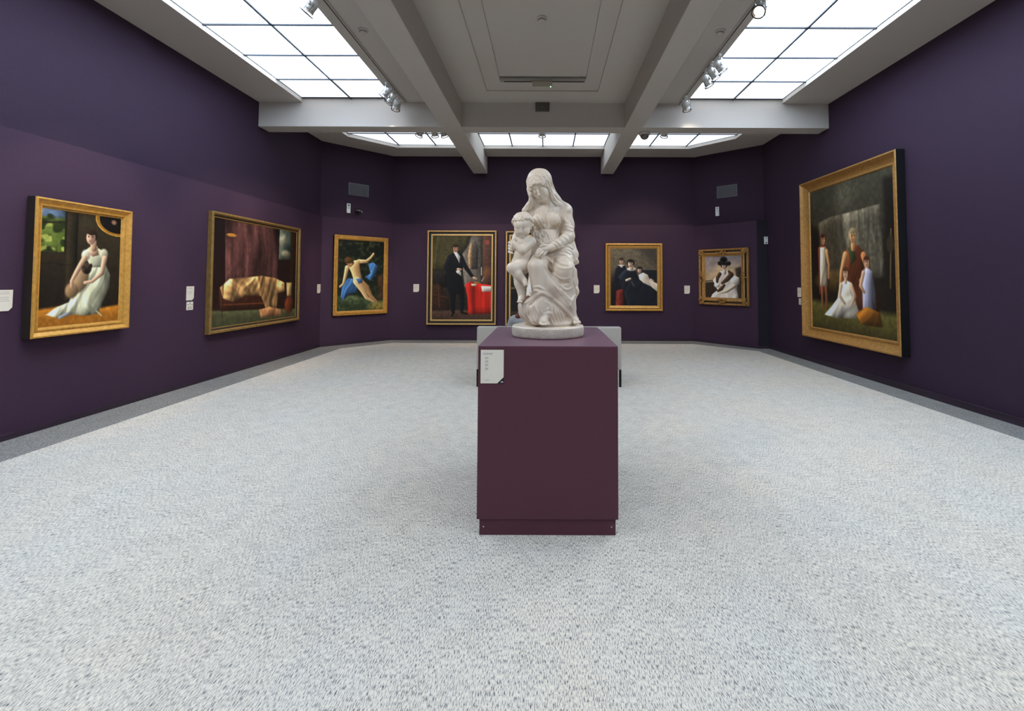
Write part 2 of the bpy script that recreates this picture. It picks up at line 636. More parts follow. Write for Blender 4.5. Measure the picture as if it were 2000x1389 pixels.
# ================================================================== WALL LABELS
def wall_label(label, p, rz, w_, h_, cut=True, star=False, off=.006):
    t = thing('wall_label', label, 'label', p, rz, 'small white exhibit labels')
    bm = BM()
    c = .22 * w_ if cut else 0
    pts = [(-w_ / 2, 0), (w_ / 2 - c, 0), (w_ / 2, c * 1.05), (w_ / 2, h_), (-w_ / 2, h_)] if cut else [(-w_ / 2, 0), (w_ / 2, 0), (w_ / 2, h_), (-w_ / 2, h_)]
    prism_xz(bm, pts, -off, -.0008)
    obj('card_sheet', bm, M_CARD, t)
    bm = BM()
    if star:
        r1, r2 = w_ * .33, w_ * .15
        cz = h_ * .56
        pts = []
        for k in range(10):
            a = math.pi / 2 + k * math.pi / 5
            r = r1 if k % 2 == 0 else r2
            pts.append((r * math.cos(a), cz + r * math.sin(a)))
        for k in range(10):
            if k in (2, 7):
                continue
            p0, p1 = pts[k], pts[(k + 1) % 10]
            q0 = (p0[0] * .78, cz + (p0[1] - cz) * .78)
            q1 = (p1[0] * .78, cz + (p1[1] - cz) * .78)
            prism_xz(bm, [p0, p1, q1, q0], -off - .0006, -off)
        for k in range(0, 10, 2):
            x, z = pts[k]
            box(bm, x - .006, x + .006, -off - .0007, -off, z - .006, z + .006)
        box(bm, -w_ * .3, -w_ * .18, -off - .0006, -off, h_ * .1, h_ * .2)
        text_rows(bm, [(-w_ * .1, w_ * .3, h_ * .15, .006)], -off)
        obj('printed_star', bm, M_BLACK, t)['kind'] = 'stuff'
    else:
        rows_ = [(-w_ * .38, w_ * random.uniform(.2, .32), h_ * (.9 - .085 * k), .0035) for k in range(6) if k != 2]
        text_rows(bm, rows_, -off)
        obj('printed_text', bm, M_INK, t)['kind'] = 'stuff'
    return t


L90, L47, R50, R90 = R(90), R(46.9), R(-50.06), R(-90)
wall_label('white label at the left edge beside the seated lady with dog', (XLP, 4.335, 1.192), L90, .14, .195)
wall_label('white label with cut corner left of the big dark curtain painting', (XLP, 6.60, 1.192), L90, .138, .195)
wall_label('small white star sticker under the label left of the curtain painting', (XLP, 6.60, 1.057), L90, .118, .114, cut=False, star=True)
wall_label('white label at the left corner beside the nude with blue drapery', (XLP, 10.33, 1.185), L90, .14, .195)
wall_label('white label left of the standing gentleman in black', (-3.21, YFP, 1.18), 0, .14, .195)
wall_label('white label between statue and the dark family group portrait', (1.247, YFP, 1.165), 0, .14, .2)
wall_label('white label left of the ornate framed lady in white', (3.48, YFP, 1.16), 0, .135, .2)
wall_label('white label partly hidden beside the largest painting, right wall', (XR, 9.16, 1.175), R90, .14, .185)
wall_label('small white star sticker beside the largest painting, right wall', (XR, 9.13, 1.03), R90, .118, .12, cut=False, star=True)

# ================================================================== SOFA BEHIND THE PEDESTAL
M_FABRIC = mat('grey_bench_fabric', (184, 174, 160), 0.9, spec=0.15, noise=(400, 0.16), bump=(500, 0.25))
sofa = thing('sofa', 'light grey upholstered sofa seen from behind the pedestal', 'sofa', (.043, 6.634, 0))
bm = BM()
box(bm, -1.013, 1.013, 0, .12, .238, .836, bevel=.022)
obj('backrest', bm, M_FABRIC, sofa, True)
bm = BM()
box(bm, -1.005, 1.005, .10, .74, .24, .44, bevel=.03)
obj('seat', bm, M_FABRIC, sofa, True)
for k in range(2):
    bm = BM()
    box(bm, -1.0 + k * 1.003, -.003 + k * 1.003, .13, .75, .425, .48, bevel=.025)
    obj('seat_cushion', bm, M_FABRIC, sofa, True)
for sx in (-1, 1):
    for y in (.02, .66):
        bm = BM()
        x = sx * .998
        box(bm, x - .016, x + .016, y, y + .035, 0, .242)
        obj('leg', bm, M_BLACKMET, sofa)
bm = BM()
for y in (.025, .665):
    box(bm, -.9, .9, y, y + .025, .215, .24)
obj('rail', bm, M_BLACKMET, sofa)

# ================================================================== CEILING FITTINGS
def smoke_detector(label, x, y, z):
    t = thing('smoke_detector', label, 'smoke detector', (x, y, z), 0, 'ceiling smoke detectors')
    bm = BM()
    lathe(bm, [(.062, 0), (.062, -.012), (.056, -.02)], 28)
    obj('base', bm, M_CEIL, t, False)
    bm = BM()
    lathe(bm, [(.044, -.018), (.046, -.035), (.040, -.047), (.02, -.052)], 28)
    obj('head', bm, M_CEIL, t, False)
    bm = BM()
    lathe(bm, [(.0465, -.026), (.0468, -.028), (.0468, -.031), (.0465, -.033)], 28, cap=False)
    obj('slot', bm, M_GREYBOX, t)


smoke_detector('round smoke detector in the middle ceiling panel', -.065, 5.50, ZC + 2 * ST)
smoke_detector('round smoke detector beside the left light track', -2.275, 5.70, ZC)
smoke_detector('round smoke detector beside the right light track', 2.14, 5.70, ZC)

t = thing('ceiling_rail', 'grey ceiling slot rail with a small box and green light', 'rail', (-.066, 7.19, ZC))
bm = BM()
box(bm, -.665, .665, -.06, .06, .004, .03)
obj('channel', bm, mat('channel_grey', (150, 146, 140), .7), t)
bm = BM()
box(bm, -.60, .64, .018, .034, -.004, .006)
obj('dark_slot', bm, M_BLACK, t)
bm = BM()
box(bm, -.165, .148, -.04, .14, -.03, .02, bevel=.004)
bx_ = obj('control_box', bm, mat('beige_box', (150, 143, 130), .6), t)
bm = BM()
sph(bm, (.125, .135, -.03), .008)
obj('led', bm, M_GREENLED, bx_)

t = thing('wall_box', 'square grey loudspeaker box on the cross beam', 'speaker', (-.077, CY0, ZC - .155))
bm = BM()
box(bm, -.122, .122, -.045, 0, 0, .15, bevel=.004)
obj('housing', bm, M_GREYBOX, t)
bm = BM()
sph(bm, (0, -.046, .07), .006)
obj('badge', bm, M_WHITE, t)

# dome camera under the cross beam
t = thing('dome_camera', 'grey dome security camera under the cross beam', 'camera', (1.76, 8.37, ZB))
bm = BM()
lathe(bm, [(.10, 0), (.105, -.02), (.098, -.045), (.085, -.05)], 28)
obj('mount', bm, M_CEIL, t, False)
bm = BM()
lathe(bm, [(.078, -.05)] + [(.078 * math.cos(a), -.055 - .075 * math.sin(a)) for a in [k * math.pi / 16 for k in range(1, 8)]], 28)
obj('dome', bm, mat('smoked_dome', (96, 84, 78), .08, metal=.2, coat=1.0), t, True)

# ================================================================== TRACKS AND SPOTLIGHTS
def track(label, a, b, loc):
    t = thing('light_track', label, 'track', loc)
    a, b = Vector(a), Vector(b)
    d = (b - a).normalized()
    n = Vector((-d.y, d.x, 0))
    def strip(w0, w1, z0, z1, m, nm):
        bm = BM()
        prism(bm, [tuple((a + n * w0)[:2]), tuple((b + n * w0)[:2]), tuple((b + n * w1)[:2]), tuple((a + n * w1)[:2])], z0, z1)
        obj(nm, bm, m, t)
    strip(-.018, .018, -.032, 0, M_CEIL, 'rail')
    strip(-.007, .007, -.0335, -.031, M_BLACK, 'slot')


track('white lighting track along the left skylight, front length', (0, -13.4, 0), (0, -.02, 0), (-2.445, 6.42, ZC))
track('white lighting track along the left skylight, length at the beam', (0, .02, 0), (0, 1.62, 0), (-2.445, 6.42, ZC))
track('white lighting track along the right skylight', (0, -14.0, 0), (0, 1.06, 0), (2.30, 7.02, ZC))
track('white lighting track behind the cross beam, left bay', (-1.3, 0, 0), (.25, 0, 0), (-2.15, 8.95, ZC))
track('white lighting track behind the cross beam, middle bay', (-1.2, 0, 0), (1.2, 0, 0), (-.07, 8.95, ZC))
track('white lighting track behind the cross beam, right bay', (-.25, 0, 0), (1.5, 0, 0), (2.15, 8.95, ZC))

M_LENS = mat('lit_lens', (255, 235, 215), .2, emit=((255, 226, 196), 9.0))
SPOT_ME = {}


def make_spot():
    """can along local -Z (shines down -Z), pivot at the origin; children: drop, yoke, can (> rim, fin), lens"""
    def m_(nm, f, m, sm=True):
        bm = BM()
        f(bm)
        me = bpy.data.meshes.new(nm)
        bmesh.ops.recalc_face_normals(bm, faces=bm.faces[:])
        bm.to_mesh(me)
        bm.free()
        me.materials.append(m)
        if sm:
            me.polygons.foreach_set('use_smooth', [True] * len(me.polygons))
        SPOT_ME[nm] = me
    m_('can', lambda b: lathe(b, [(.012, .075), (.034, .07), (.040, .055), (.042, -.03), (.050, -.045), (.050, -.058), (.046, -.058), (.040, -.03)], 24), M_GREYMET, False)
    def rim(b):
        lathe(b, [(.050, -.075), (.062, -.075), (.062, -.084), (.050, -.084), (.050, -.075)], 24, cap=False)
        for k in range(8):
            a = k * math.pi / 4
            c, s = math.cos(a), math.sin(a)
            cyl(b, (.056 * c, .056 * s, -.08), (.056 * c, .056 * s, .02), .0021, seg=6)
            cyl(b, (.056 * c, .056 * s, -.079), (.068 * c, .068 * s, -.079), .004, seg=6)
    m_('rim', rim, M_DARKMET, False)
    def yoke(b):
        for s in (-1, 1):
            box(b, s * .046 - .003, s * .046 + .003, -.009, .009, -.01, .095)
            cyl(b, (s * .040, 0, 0), (s * .056, 0, 0), .009, seg=10)
        box(b, -.049, .049, -.009, .009, .09, .097)
    m_('yoke', yoke, M_GREYMET, False)
    m_('lens', lambda b: lathe(b, [(.0385, -.034), (.0385, -.037)], 24), M_LENS, False)
    m_('fins', lambda b: [lathe(b, [(.043, z), (.047, z - .002), (.043, z - .005)], 20, cap=False) for z in (-.002, .012, .026)], M_GREYMET, False)
    def drop(b):
        cyl(b, (0, 0, 0), (0, 0, .12), .008, seg=10)
        box(b, -.017, .017, -.045, .045, .10, .135, bevel=.004)
    m_('drop', drop, M_WHITE, False)


make_spot()


def spotlight(label, x, y, z, aim, watts, cone=34, group='track spotlights', blend=.6, col=(1, .86, .72)):
    t = thing('track_spotlight', label, 'spotlight', (x, y, ZC - .033), 0, group)
    top = ZC - .033
    hang = top - z
    d = (Vector(aim) - Vector((x, y, z))).normalized()
    q = (-d).to_track_quat('Z', 'X')
    o = objm('drop', SPOT_ME['drop'], M_WHITE, t)
    o.location = (0, 0, -.135)
    az = math.atan2(d.y, d.x)
    yk = objm('yoke', SPOT_ME['yoke'], M_GREYMET, t)
    yk.location = (0, 0, -hang)
    yk.rotation_euler = (0, 0, az + math.pi / 2)
    yk.scale = (1.18, 1.18, max(1.0, (hang - .10) / .095))
    can = objm('can', SPOT_ME['can'], M_GREYMET, t)
    can.location = (0, 0, -hang)
    can.rotation_mode = 'QUATERNION'
    can.rotation_quaternion = q
    can.scale = (1.18, 1.18, 1.18)
    for nm, m in (('rim', M_DARKMET), ('fins', M_GREYMET), ('lens', M_LENS)):
        objm(nm, SPOT_ME[nm], m, can)
    ld = bpy.data.lights.new('spot_beam', 'SPOT')
    ld.energy = watts * SPOT_W
    ld.color = col
    ld.spot_size = R(cone)
    ld.spot_blend = blend
    ld.shadow_soft_size = .035
    lo = bpy.data.objects.new('spot_beam', ld)
    COL.objects.link(lo)
    lo.parent = can
    lo.location = (0, 0, -.09)
    return t


ZS = 4.39
spotlight('silver track spotlight nearest the viewer on the left track', -2.50, 4.88, ZS, (-4.9, 5.02, 1.5), 170, 50)
spotlight('first of three clustered silver spotlights at the left track end', -2.49, 7.20, ZS, (-4.9, 7.3, 1.55), 120, 56)
spotlight('middle of three clustered silver spotlights at the left track end', -2.49, 7.43, ZS, (-4.9, 8.5, 1.55), 140, 56)
spotlight('last of three clustered silver spotlights, closest to the cross beam', -2.49, 7.69, ZS, (-4.3, 10.7, 1.4), 190, 34)
spotlight('silver spotlight with its lit lens showing, nearest on the right track', 2.30, 4.95, ZS + .03, (.15, 2.6, 1.4), 60, 34)
spotlight('silver spotlight nearest the viewer in the right track cluster', 2.33, 6.25, ZS, (4.8, 6.9, 1.9), 30, 40)
spotlight('middle silver spotlight in the right track cluster', 2.31, 6.46, ZS, (4.8, 7.7, 2.0), 42, 40)
spotlight('last silver spotlight in the right track cluster', 2.31, 6.70, ZS, (4.8, 8.2, 1.4), 34, 38)
spotlight('single silver spotlight in front of the right cross beam', 2.31, 7.70, ZS + .01, (3.0, 8.9, 2.9), 15, 74, blend=1.0)
spotlight('silver spotlight on the left track above the viewer, aimed at the statue', -2.445, 1.9, ZS, (.0, 3.3, 1.82), 130, 21, col=(1, .88, .76))
spotlight('silver spotlight on the right track above the viewer, aimed at the statue', 2.30, 1.3, ZS, (.03, 3.3, 1.7), 30, 24, col=(1, .88, .76))
spotlight('lit spotlight behind the cross beam, left bay, leftmost', -2.43, 8.95, 4.33, (-4.3, 11.0, 1.6), 90, 56)
spotlight('lit spotlight behind the cross beam, left bay, middle of three', -2.16, 8.95, 4.33, (-2.2, 11.6, 1.5), 100, 60)
spotlight('lit spotlight behind the cross beam, left bay, next to the beam', -1.99, 8.95, 4.33, (-1.4, 11.6, 1.5), 70, 60)
spotlight('lit spotlight behind the cross beam in the middle bay', -.088, 8.95, 4.34, (-.1, 11.6, 1.6), 85, 64)
spotlight('lit spotlight behind the cross beam in the right bay', 2.27, 8.95, 4.34, (2.4, 11.6, 1.6), 130, 66)

# ================================================================== VENTS AND SMALL WALL DEVICES
def vent(label, p, rz):
    t = thing('air_vent', label, 'vent', p, rz, 'air vents high on the corner walls')
    w_, h_ = .49, .29
    bm = BM()
    box(bm, -w_ / 2, w_ / 2, -.012, -.001, 0, .012)
    box(bm, -w_ / 2, w_ / 2, -.012, -.001, h_ - .012, h_)
    box(bm, -w_ / 2, -w_ / 2 + .012, -.012, -.001, 0, h_)
    box(bm, w_ / 2 - .012, w_ / 2, -.012, -.001, 0, h_)
    obj('frame', bm, M_VENT, t)
    bm = BM()
    box(bm, -w_ / 2 + .01, w_ / 2 - .01, -.004, -.001, .01, h_ - .01)
    obj('backing', bm, M_BASEB, t)
    bm = BM()
    box(bm, -.0065, .0065, -.016, -.004, .011, h_ - .011)
    me = None
    n = 20
    for k in range(n):
        x = -w_ / 2 + .02 + k * (w_ - .04) / (n - 1)
        if me is None:
            o = obj('slat', bm, M_VENT, t)
            me = o.data
        else:
            o = objm('slat', me, M_VENT, t)
        o.location.x = x
    return t


vent('grey slatted air vent above the nude painting, left corner', (-4.444, 11.055, 3.455), R(47.3))
vent('grey slatted air vent above the lady in white, right corner', (4.308, 11.161, 3.473), R(-42.5))


def detector(label, p, rz, w_=.088, h_=.222, dome=False, spots=()):
    t = thing('wall_sensor', label, 'sensor', p, rz, 'white wall sensors')
    bm = BM()
    box(bm, -w_ / 2, w_ / 2, -.03, -.001, 0, h_, bevel=.006)
    obj('housing', bm, M_WHITE, t)
    for z, r in spots:
        bm = BM()
        lathe(bm, [(r, 0), (r * .8, .004)], 16, M=Matrix.Translation((0, -.03, z)) @ Matrix.Rotation(R(90), 4, 'X'))
        obj('window', bm, M_BLACK, t)
    return t


detector('white wall sensor with a black cable, left corner under the vent', (-4.606, 10.88, 3.025), R(47.3), spots=((.178, .02), (.115, .013)))
detector('white wall sensor high in the right corner under the vent', (4.136, 11.32, 3.044), R(-42.5), spots=((.185, .014), (.125, .011)))
detector('small white wall sensor on the dark panel edge beside the right wall', (4.868, 10.43, 2.30), 0, w_=.08, h_=.165, spots=((.135, .012), (.03, .016)))

t = thing('security_camera', 'black security camera on a bracket beside the left wall sensor', 'camera', (-4.47, 11.028, 3.06), R(47.3))
bm = BM()
lathe(bm, [(.035, 0), (.03, .02)], 16, M=Matrix.Translation((0, 0, .07)) @ Matrix.Rotation(R(90), 4, 'X'))
tube(bm, [(0, -.01, .07), (0, -.05, .07), (0, -.07, .045)], .011)
obj('bracket', bm, M_BLACK, t)
bm = BM()
cyl(bm, (-.05, -.06, .04), (.075, -.10, .01), .038, .034, 20)
bod = obj('body', bm, M_BLACK, t, False)
bm = BM()
cyl(bm, (.075, -.10, .01), (.083, -.1025, .008), .028, .026, 20)
sph(bm, (.02, -.118, .035), (.025, .006, .006), 10)
obj('lens', bm, M_GREYMET, bod)
bm = BM()
tube(bm, [(-.155, -.028, .07), (-.15, -.04, .03), (-.145, -.04, -.03), (-.115, -.035, -.075), (-.08, -.03, -.075), (-.05, -.04, -.03), (-.03, -.05, .02)], .006)
obj('cable', bm, M_BLACK, t, True)


# ================================================================== PAINTINGS
def vnoise(nx, ny, gx, gy, rng):
    g = rng.rand(gy + 2, gx + 2)
    xs = np.linspace(0, gx, nx)
    ys = np.linspace(0, gy, ny)
    x0 = np.minimum(xs.astype(int), gx)
    y0 = np.minimum(ys.astype(int), gy)
    fx = xs - x0
    fy = ys - y0
    fx = fx * fx * (3 - 2 * fx)
    fy = fy * fy * (3 - 2 * fy)
    a = g[np.ix_(y0, x0)]
    b = g[np.ix_(y0, x0 + 1)]
    c = g[np.ix_(y0 + 1, x0)]
    d = g[np.ix_(y0 + 1, x0 + 1)]
    top = a + (b - a) * fx[None, :]
    bot = c + (d - c) * fx[None, :]
    return top + (bot - top) * fy[:, None]


class Canvas:
    """brush-work raster held as vertex colours; x runs 0..1 left to right, y 0..1 top to bottom"""

    def __init__(self, w_, h_, step, base, seed=1):
        self.w, self.h = w_, h_
        self.nx, self.ny = max(40, int(w_ / step)), max(40, int(h_ / step))
        self.X, self.Y = np.meshgrid(np.linspace(0, 1, self.nx), np.linspace(0, 1, self.ny))
        self.C = np.zeros((self.ny, self.nx, 3)) + np.array(base, float)
        self.rng = np.random.RandomState(seed)
        self.asp = w_ / h_

    def blur(self, m, r):
        for ax in (0, 1):
            p = np.concatenate([np.repeat(m.take([0], ax), r + 1, ax), m, np.repeat(m.take([-1], ax), r, ax)], ax)
            s = np.cumsum(p, ax)
            n = m.shape[ax]
            m = (s.take(range(2 * r + 1, 2 * r + 1 + n), ax) - s.take(range(0, n), ax)) / (2 * r + 1)
        return m

    def blend(self, m, col, vol=0.0):
        """lay a colour in; vol models the form as the painter did, light from the upper left"""
        col = np.asarray(col, float)
        if vol:
            s = 1.0
            for f, k in ((.045, 1.0), (.015, .6)):
                r = max(1, int(self.ny * f))
                gy, gx = np.gradient(self.blur(self.blur(m, r), r))
                s = s + vol * k * r * (gx * 1.5 + gy * 1.2)
            self.C += (col * np.clip(s, .45, 1.35)[..., None] - self.C) * m[..., None]
        else:
            self.C += (col - self.C) * m[..., None]

    def _sd(self, d, soft):
        return np.clip(0.5 - d / soft, 0, 1)

    def seg(self, a, b):
        ax, ay = a[0] * self.asp, a[1]
        bx, by = b[0] * self.asp, b[1]
        px, py = self.X * self.asp - ax, self.Y - ay
        dx, dy = bx - ax, by - ay
        t = np.clip((px * dx + py * dy) / (dx * dx + dy * dy + 1e-9), 0, 1)
        return np.hypot(px - t * dx, py - t * dy), t

    def polymask(self, pts, soft=.02):
        d = np.full(self.X.shape, 9.0)
        ins = np.zeros(self.X.shape, bool)
        n = len(pts)
        for i in range(n):
            a, b = pts[i], pts[(i + 1) % n]
            d = np.minimum(d, self.seg(a, b)[0])
            if a[1] != b[1]:
                c = ((a[1] > self.Y) != (b[1] > self.Y)) & (self.X < (b[0] - a[0]) * (self.Y - a[1]) / (b[1] - a[1]) + a[0])
                ins ^= c
        return self._sd(np.where(ins, -d, d), soft)

    def poly(self, pts, col, soft=.02, a=1.0, vol=.55):
        m = self.polymask(pts, soft * .55) * a
        self.blend(m, col, vol)
        return m

    def grad(self, c0, c1, y0=0., y1=1., a=1.0):
        t = np.clip((self.Y - y0) / (y1 - y0), 0, 1)[..., None]
        c = np.array(c0, float) * (1 - t) + np.array(c1, float) * t
        self.C += (c - self.C) * a

    def ell(self, cx, cy, rx, ry, col, soft=.25, rot=0., a=1.0, vol=.4):
        """rx in units of the width, ry in units of the height"""
        x, y = (self.X - cx) * self.asp, self.Y - cy
        c, s = math.cos(rot), math.sin(rot)
        u, v = (x * c + y * s) / (rx * self.asp), (-x * s + y * c) / ry
        r = np.hypot(u, v)
        self.blend(np.clip((1 + soft / 2 - r) / soft, 0, 1) * a, col, vol if rx * self.asp > .03 else 0)

    def ring(self, cx, cy, rx, ry, wd, col):
        r = np.hypot((self.X - cx) / rx, (self.Y - cy) / ry)
        self.blend(np.clip((wd - np.abs(r - 1)) / wd * 2.5, 0, 1), col)

    def stroke(self, pts, wd, col, soft=.012, a=1.0, vol=.6):
        ws = wd if isinstance(wd, (list, tuple)) else [wd] * len(pts)
        m = np.zeros(self.X.shape)
        for i in range(len(pts) - 1):
            d, t = self.seg(pts[i], pts[i + 1])
            m = np.maximum(m, self._sd(d - (ws[i] + (ws[i + 1] - ws[i]) * t), soft * .7))
        self.blend(m * a, col, vol if max(ws) > .01 else 0)

    def lookup(self, u, v):
        g = self.rng.rand(64, 64)
        iu, iv = np.floor(u).astype(int), np.floor(v).astype(int)
        fu, fv = u - iu, v - iv
        fu, fv = fu * fu * (3 - 2 * fu), fv * fv * (3 - 2 * fv)
        a, b = g[iv % 64, iu % 64], g[iv % 64, (iu + 1) % 64]
        c, d = g[(iv + 1) % 64, iu % 64], g[(iv + 1) % 64, (iu + 1) % 64]
        return a + (b - a) * fu + (c - a) * fv + (a - b - c + d) * fu * fv

    def folds(self, m, n, amp, slant=0., wob=.15, phase=0.):
        """irregular soft cloth folds running roughly down the picture"""
        w_ = vnoise(self.nx, self.ny, 5, 4, self.rng)
        u = (self.X + slant * self.Y + wob * .6 * (w_ - .5)) * n * 2.0
        v = (self.Y - slant * .5 * self.X) * 2.4
        val = (self.lookup(u, v) - .5) * 2.2 + (self.lookup(u * 2.7, v * 1.6) - .5) * 1.0
        self.C *= np.clip(1 + amp * val * m, .3, 1.5)[..., None]

    def mottle(self, amp, gx, gy, m=1.0):
        v = vnoise(self.nx, self.ny, gx, gy, self.rng) - .5
        self.C *= (1 + 2 * amp * v * m)[..., None]

    def speck(self, col, gx, gy, thr, m):
        v = vnoise(self.nx, self.ny, gx, gy, self.rng)
        self.blend(np.clip((v - thr) / .12, 0, 1) * m, col)

    def head(self, cx, cy, r, skin, hair, turn=0.0, hairvol=1.15, shade=.6):
        """small generic face: r is the half height in units of the picture height"""
        rx = r * .76 / self.asp
        sh = tuple(c * shade for c in skin)
        self.ell(cx, cy - r * .28, rx * hairvol, r * .92, hair, .3)
        self.ell(cx + turn * rx * .2, cy + r * .05, rx * .86, r * .95, skin, .22)
        self.ell(cx - turn * rx * .5, cy + r * .15, rx * .42, r * .8, sh, .9, a=.55)
        self.ell(cx + turn * rx * .1, cy - r * .72, rx * .92, r * .40, hair, .4)
        ex = cx + turn * rx * .3
        for s in (-1, 1):
            self.ell(ex + s * rx * .38, cy - r * .05, rx * .17, r * .07, tuple(c * .35 for c in skin), .8)
            self.ell(ex + s * rx * .38, cy - r * .2, rx * .24, r * .05, tuple(c * .5 for c in hair), .9, a=.7)
        self.ell(ex + turn * rx * .12, cy + r * .2, rx * .12, r * .2, tuple(min(255, c * 1.08) for c in skin), .9, a=.8)
        self.ell(ex + turn * rx * .05, cy + r * .38, rx * .2, r * .05, tuple(c * .6 for c in skin), 1, a=.7)
        self.ell(ex, cy + r * .55, rx * .26, r * .07, (170, 85, 70), .8)

    def mesh(self, gain=1.0):
        C = np.clip(self.C * gain, 0, 245) / 255.0
        Lc = np.where(C <= .04045, C / 12.92, ((C + .055) / 1.055) ** 2.4)
        nx, ny = self.nx, self.ny
        co = np.stack([(self.X - .5) * self.w, np.zeros_like(self.X), (1 - self.Y) * self.h], -1).reshape(-1, 3)
        i = np.arange(nx * ny).reshape(ny, nx)
        f = np.stack([i[:-1, :-1], i[1:, :-1], i[1:, 1:], i[:-1, 1:]], -1).reshape(-1, 4)
        me = bpy.data.meshes.new('canvas')
        me.vertices.add(len(co))
        me.vertices.foreach_set('co', co.ravel())
        me.loops.add(f.size)
        me.loops.foreach_set('vertex_index', f.ravel().astype(np.int32))
        me.polygons.add(len(f))
        me.polygons.foreach_set('loop_start', np.arange(0, f.size, 4, dtype=np.int32))
        me.update(calc_edges=True)
        at = me.color_attributes.new('paint', 'FLOAT_COLOR', 'POINT')
        rgba = np.concatenate([Lc.reshape(-1, 3), np.ones((nx * ny, 1))], 1)
        at.data.foreach_set('color', rgba.ravel().astype(np.float32))
        return me


def canvas_mat():
    m = bpy.data.materials.new('oil_paint')
    m.use_nodes = True
    nt = m.node_tree
    b = nt.nodes['Principled BSDF']
    a = nt.nodes.new('ShaderNodeVertexColor')
    a.layer_name = 'paint'
    nt.links.new(a.outputs['Color'], b.inputs['Base Color'])
    b.inputs['Roughness'].default_value = .5
    b.inputs['Specular IOR Level'].default_value = .25
    tc = nt.nodes.new('ShaderNodeTexCoord')
    n = nt.nodes.new('ShaderNodeTexNoise')
    n.inputs['Scale'].default_value = 70
    n.inputs['Detail'].default_value = 4
    nt.links.new(tc.outputs['Object'], n.inputs['Vector'])
    bp = nt.nodes.new('ShaderNodeBump')
    bp.inputs['Strength'].default_value = .12
    bp.inputs['Distance'].default_value = .004
    nt.links.new(n.outputs['Fac'], bp.inputs['Height'])
    nt.links.new(bp.outputs[0], b.inputs['Normal'])
    return m


M_OIL = canvas_mat()
M_GOLD = mat('gilt_wood', (214, 158, 72), .38, metal=.3, noise=(26, .16), bump=(90, .15))
M_GOLD_DARK = mat('dull_gilt_wood', (176, 128, 66), .42, metal=.3, noise=(22, .2), bump=(90, .15))
M_GOLD_PALE = mat('pale_gilt_wood', (220, 180, 112), .4, metal=.25, noise=(30, .15), bump=(120, .15))
M_BRONZE = mat('bronze_gilt_wood', (150, 116, 60), .45, metal=.3, noise=(22, .22), bump=(90, .15))
M_COVE = mat('dark_frame_cove', (34, 28, 24), .5)
M_FRAMESIDE = mat('dark_frame_side', (44, 32, 24), .6)


def frame_mesh(W, H, prof, mats):
    """mitred frame; prof = [(inset, height, material of the band to the next point)]"""
    bm = BM()
    loops = []
    for d, h, _ in prof:
        a, b = W / 2 - d, H / 2 - d
        loops.append([bm.verts.new((x, -h, z + H / 2)) for x, z in ((-a, -b), (a, -b), (a, b), (-a, b))])
    for k in range(len(prof) - 1):
        for i in range(4):
            j = (i + 1) % 4
            f = bm.faces.new((loops[k][i], loops[k][j], loops[k + 1][j], loops[k + 1][i]))
            f.material_index = prof[k][2]
    f = bm.faces.new(loops[0])
    f.material_index = prof[0][2]
    return bm


def painting(label, p, rz, W, H, prof, mats, cv, gain=1.0, lean=0.0, extra=None):
    t = thing('painting', label, 'painting', p, rz, 'framed paintings')
    t.rotation_euler = (lean, 0, rz)
    bm = frame_mesh(W, H, prof, mats)
    obj('frame', bm, mats, t)
    d, h = prof[-1][0], prof[-1][1]
    me = cv.mesh(gain)
    o = objm('canvas', me, M_OIL, t, True)
    o.location = (0, -h - .001, d)
    if extra:
        extra(t, W, H)
    return t


def dims(W, H, prof):
    d = prof[-1][0]
    return W - 2 * d, H - 2 * d


def beads(t, W, H, inset, h, r, pitch, m, name='beading', long=1.0):
    bm = BM()
    b2 = bmesh.new()
    bmesh.ops.create_icosphere(b2, subdivisions=1, radius=1)
    vs = [v.co.copy() for v in b2.verts]
    b2.verts.index_update()
    fs = [[v.index for v in f.verts] for f in b2.faces]
    b2.free()
    def put(x, z, horiz):
        sx, sz = (r * long, r) if horiz else (r, r * long)
        nv = [bm.verts.new((x + v.x * sx, -h + v.y * r, z + v.z * sz)) for v in vs]
        for f in fs:
            bm.faces.new([nv[i] for i in f])
    a, b = W / 2 - inset, H / 2 - inset
    n = int(2 * a / pitch)
    for k in range(n + 1):
        for s in (-1, 1):
            put(-a + k * 2 * a / n, H / 2 + s * b, True)
    n = int(2 * b / pitch)
    for k in range(1, n):
        for s in (-1, 1):
            put(s * a, H / 2 - b + k * 2 * b / n, False)
    o = obj(name, bm, m, t, True)
    o['kind'] = 'stuff'


# ---- seated lady with a small dog ------------------------------------------------
prof1 = [(0, .004, 2), (0, .09, 0), (.006, .102, 0), (.018, .104, 0), (.026, .094, 0), (.05, .072, 0), (.062, .070, 0), (.066, .076, 0), (.078, .076, 0), (.088, .056, 0), (.1, .05, 0)]
W, H = 1.055, 1.37
cw, ch = dims(W, H, prof1)
c = Canvas(cw, ch, .0045, (52, 43, 28), 3)
c.grad((58, 48, 30), (34, 26, 18), .05, .8)
c.poly([(.29, .0), (.42, .0), (.42, .8), (.29, .8)], (44, 36, 22), .02)
c.stroke([(0, .46), (1, .50)], .004, (30, 24, 16))
wm = c.poly([(-.1, -.1), (.275, -.1), (.272, .36), (-.1, .37)], (112, 128, 52), .012)
c.poly([(-.1, -.1), (.275, -.1), (.275, .06), (-.1, .10)], (132, 158, 190), .05)
c.speck((88, 104, 36), 14, 22, .5, wm * (c.Y > .06))
c.speck((168, 172, 80), 20, 30, .62, wm * (c.Y > .12))
c.speck((44, 52, 20), 12, 18, .64, wm)
c.stroke([(-.1, .125), (.28, .10)], .008, (40, 34, 20))
c.stroke([(.275, 0), (.272, .36)], .008, (30, 25, 15))
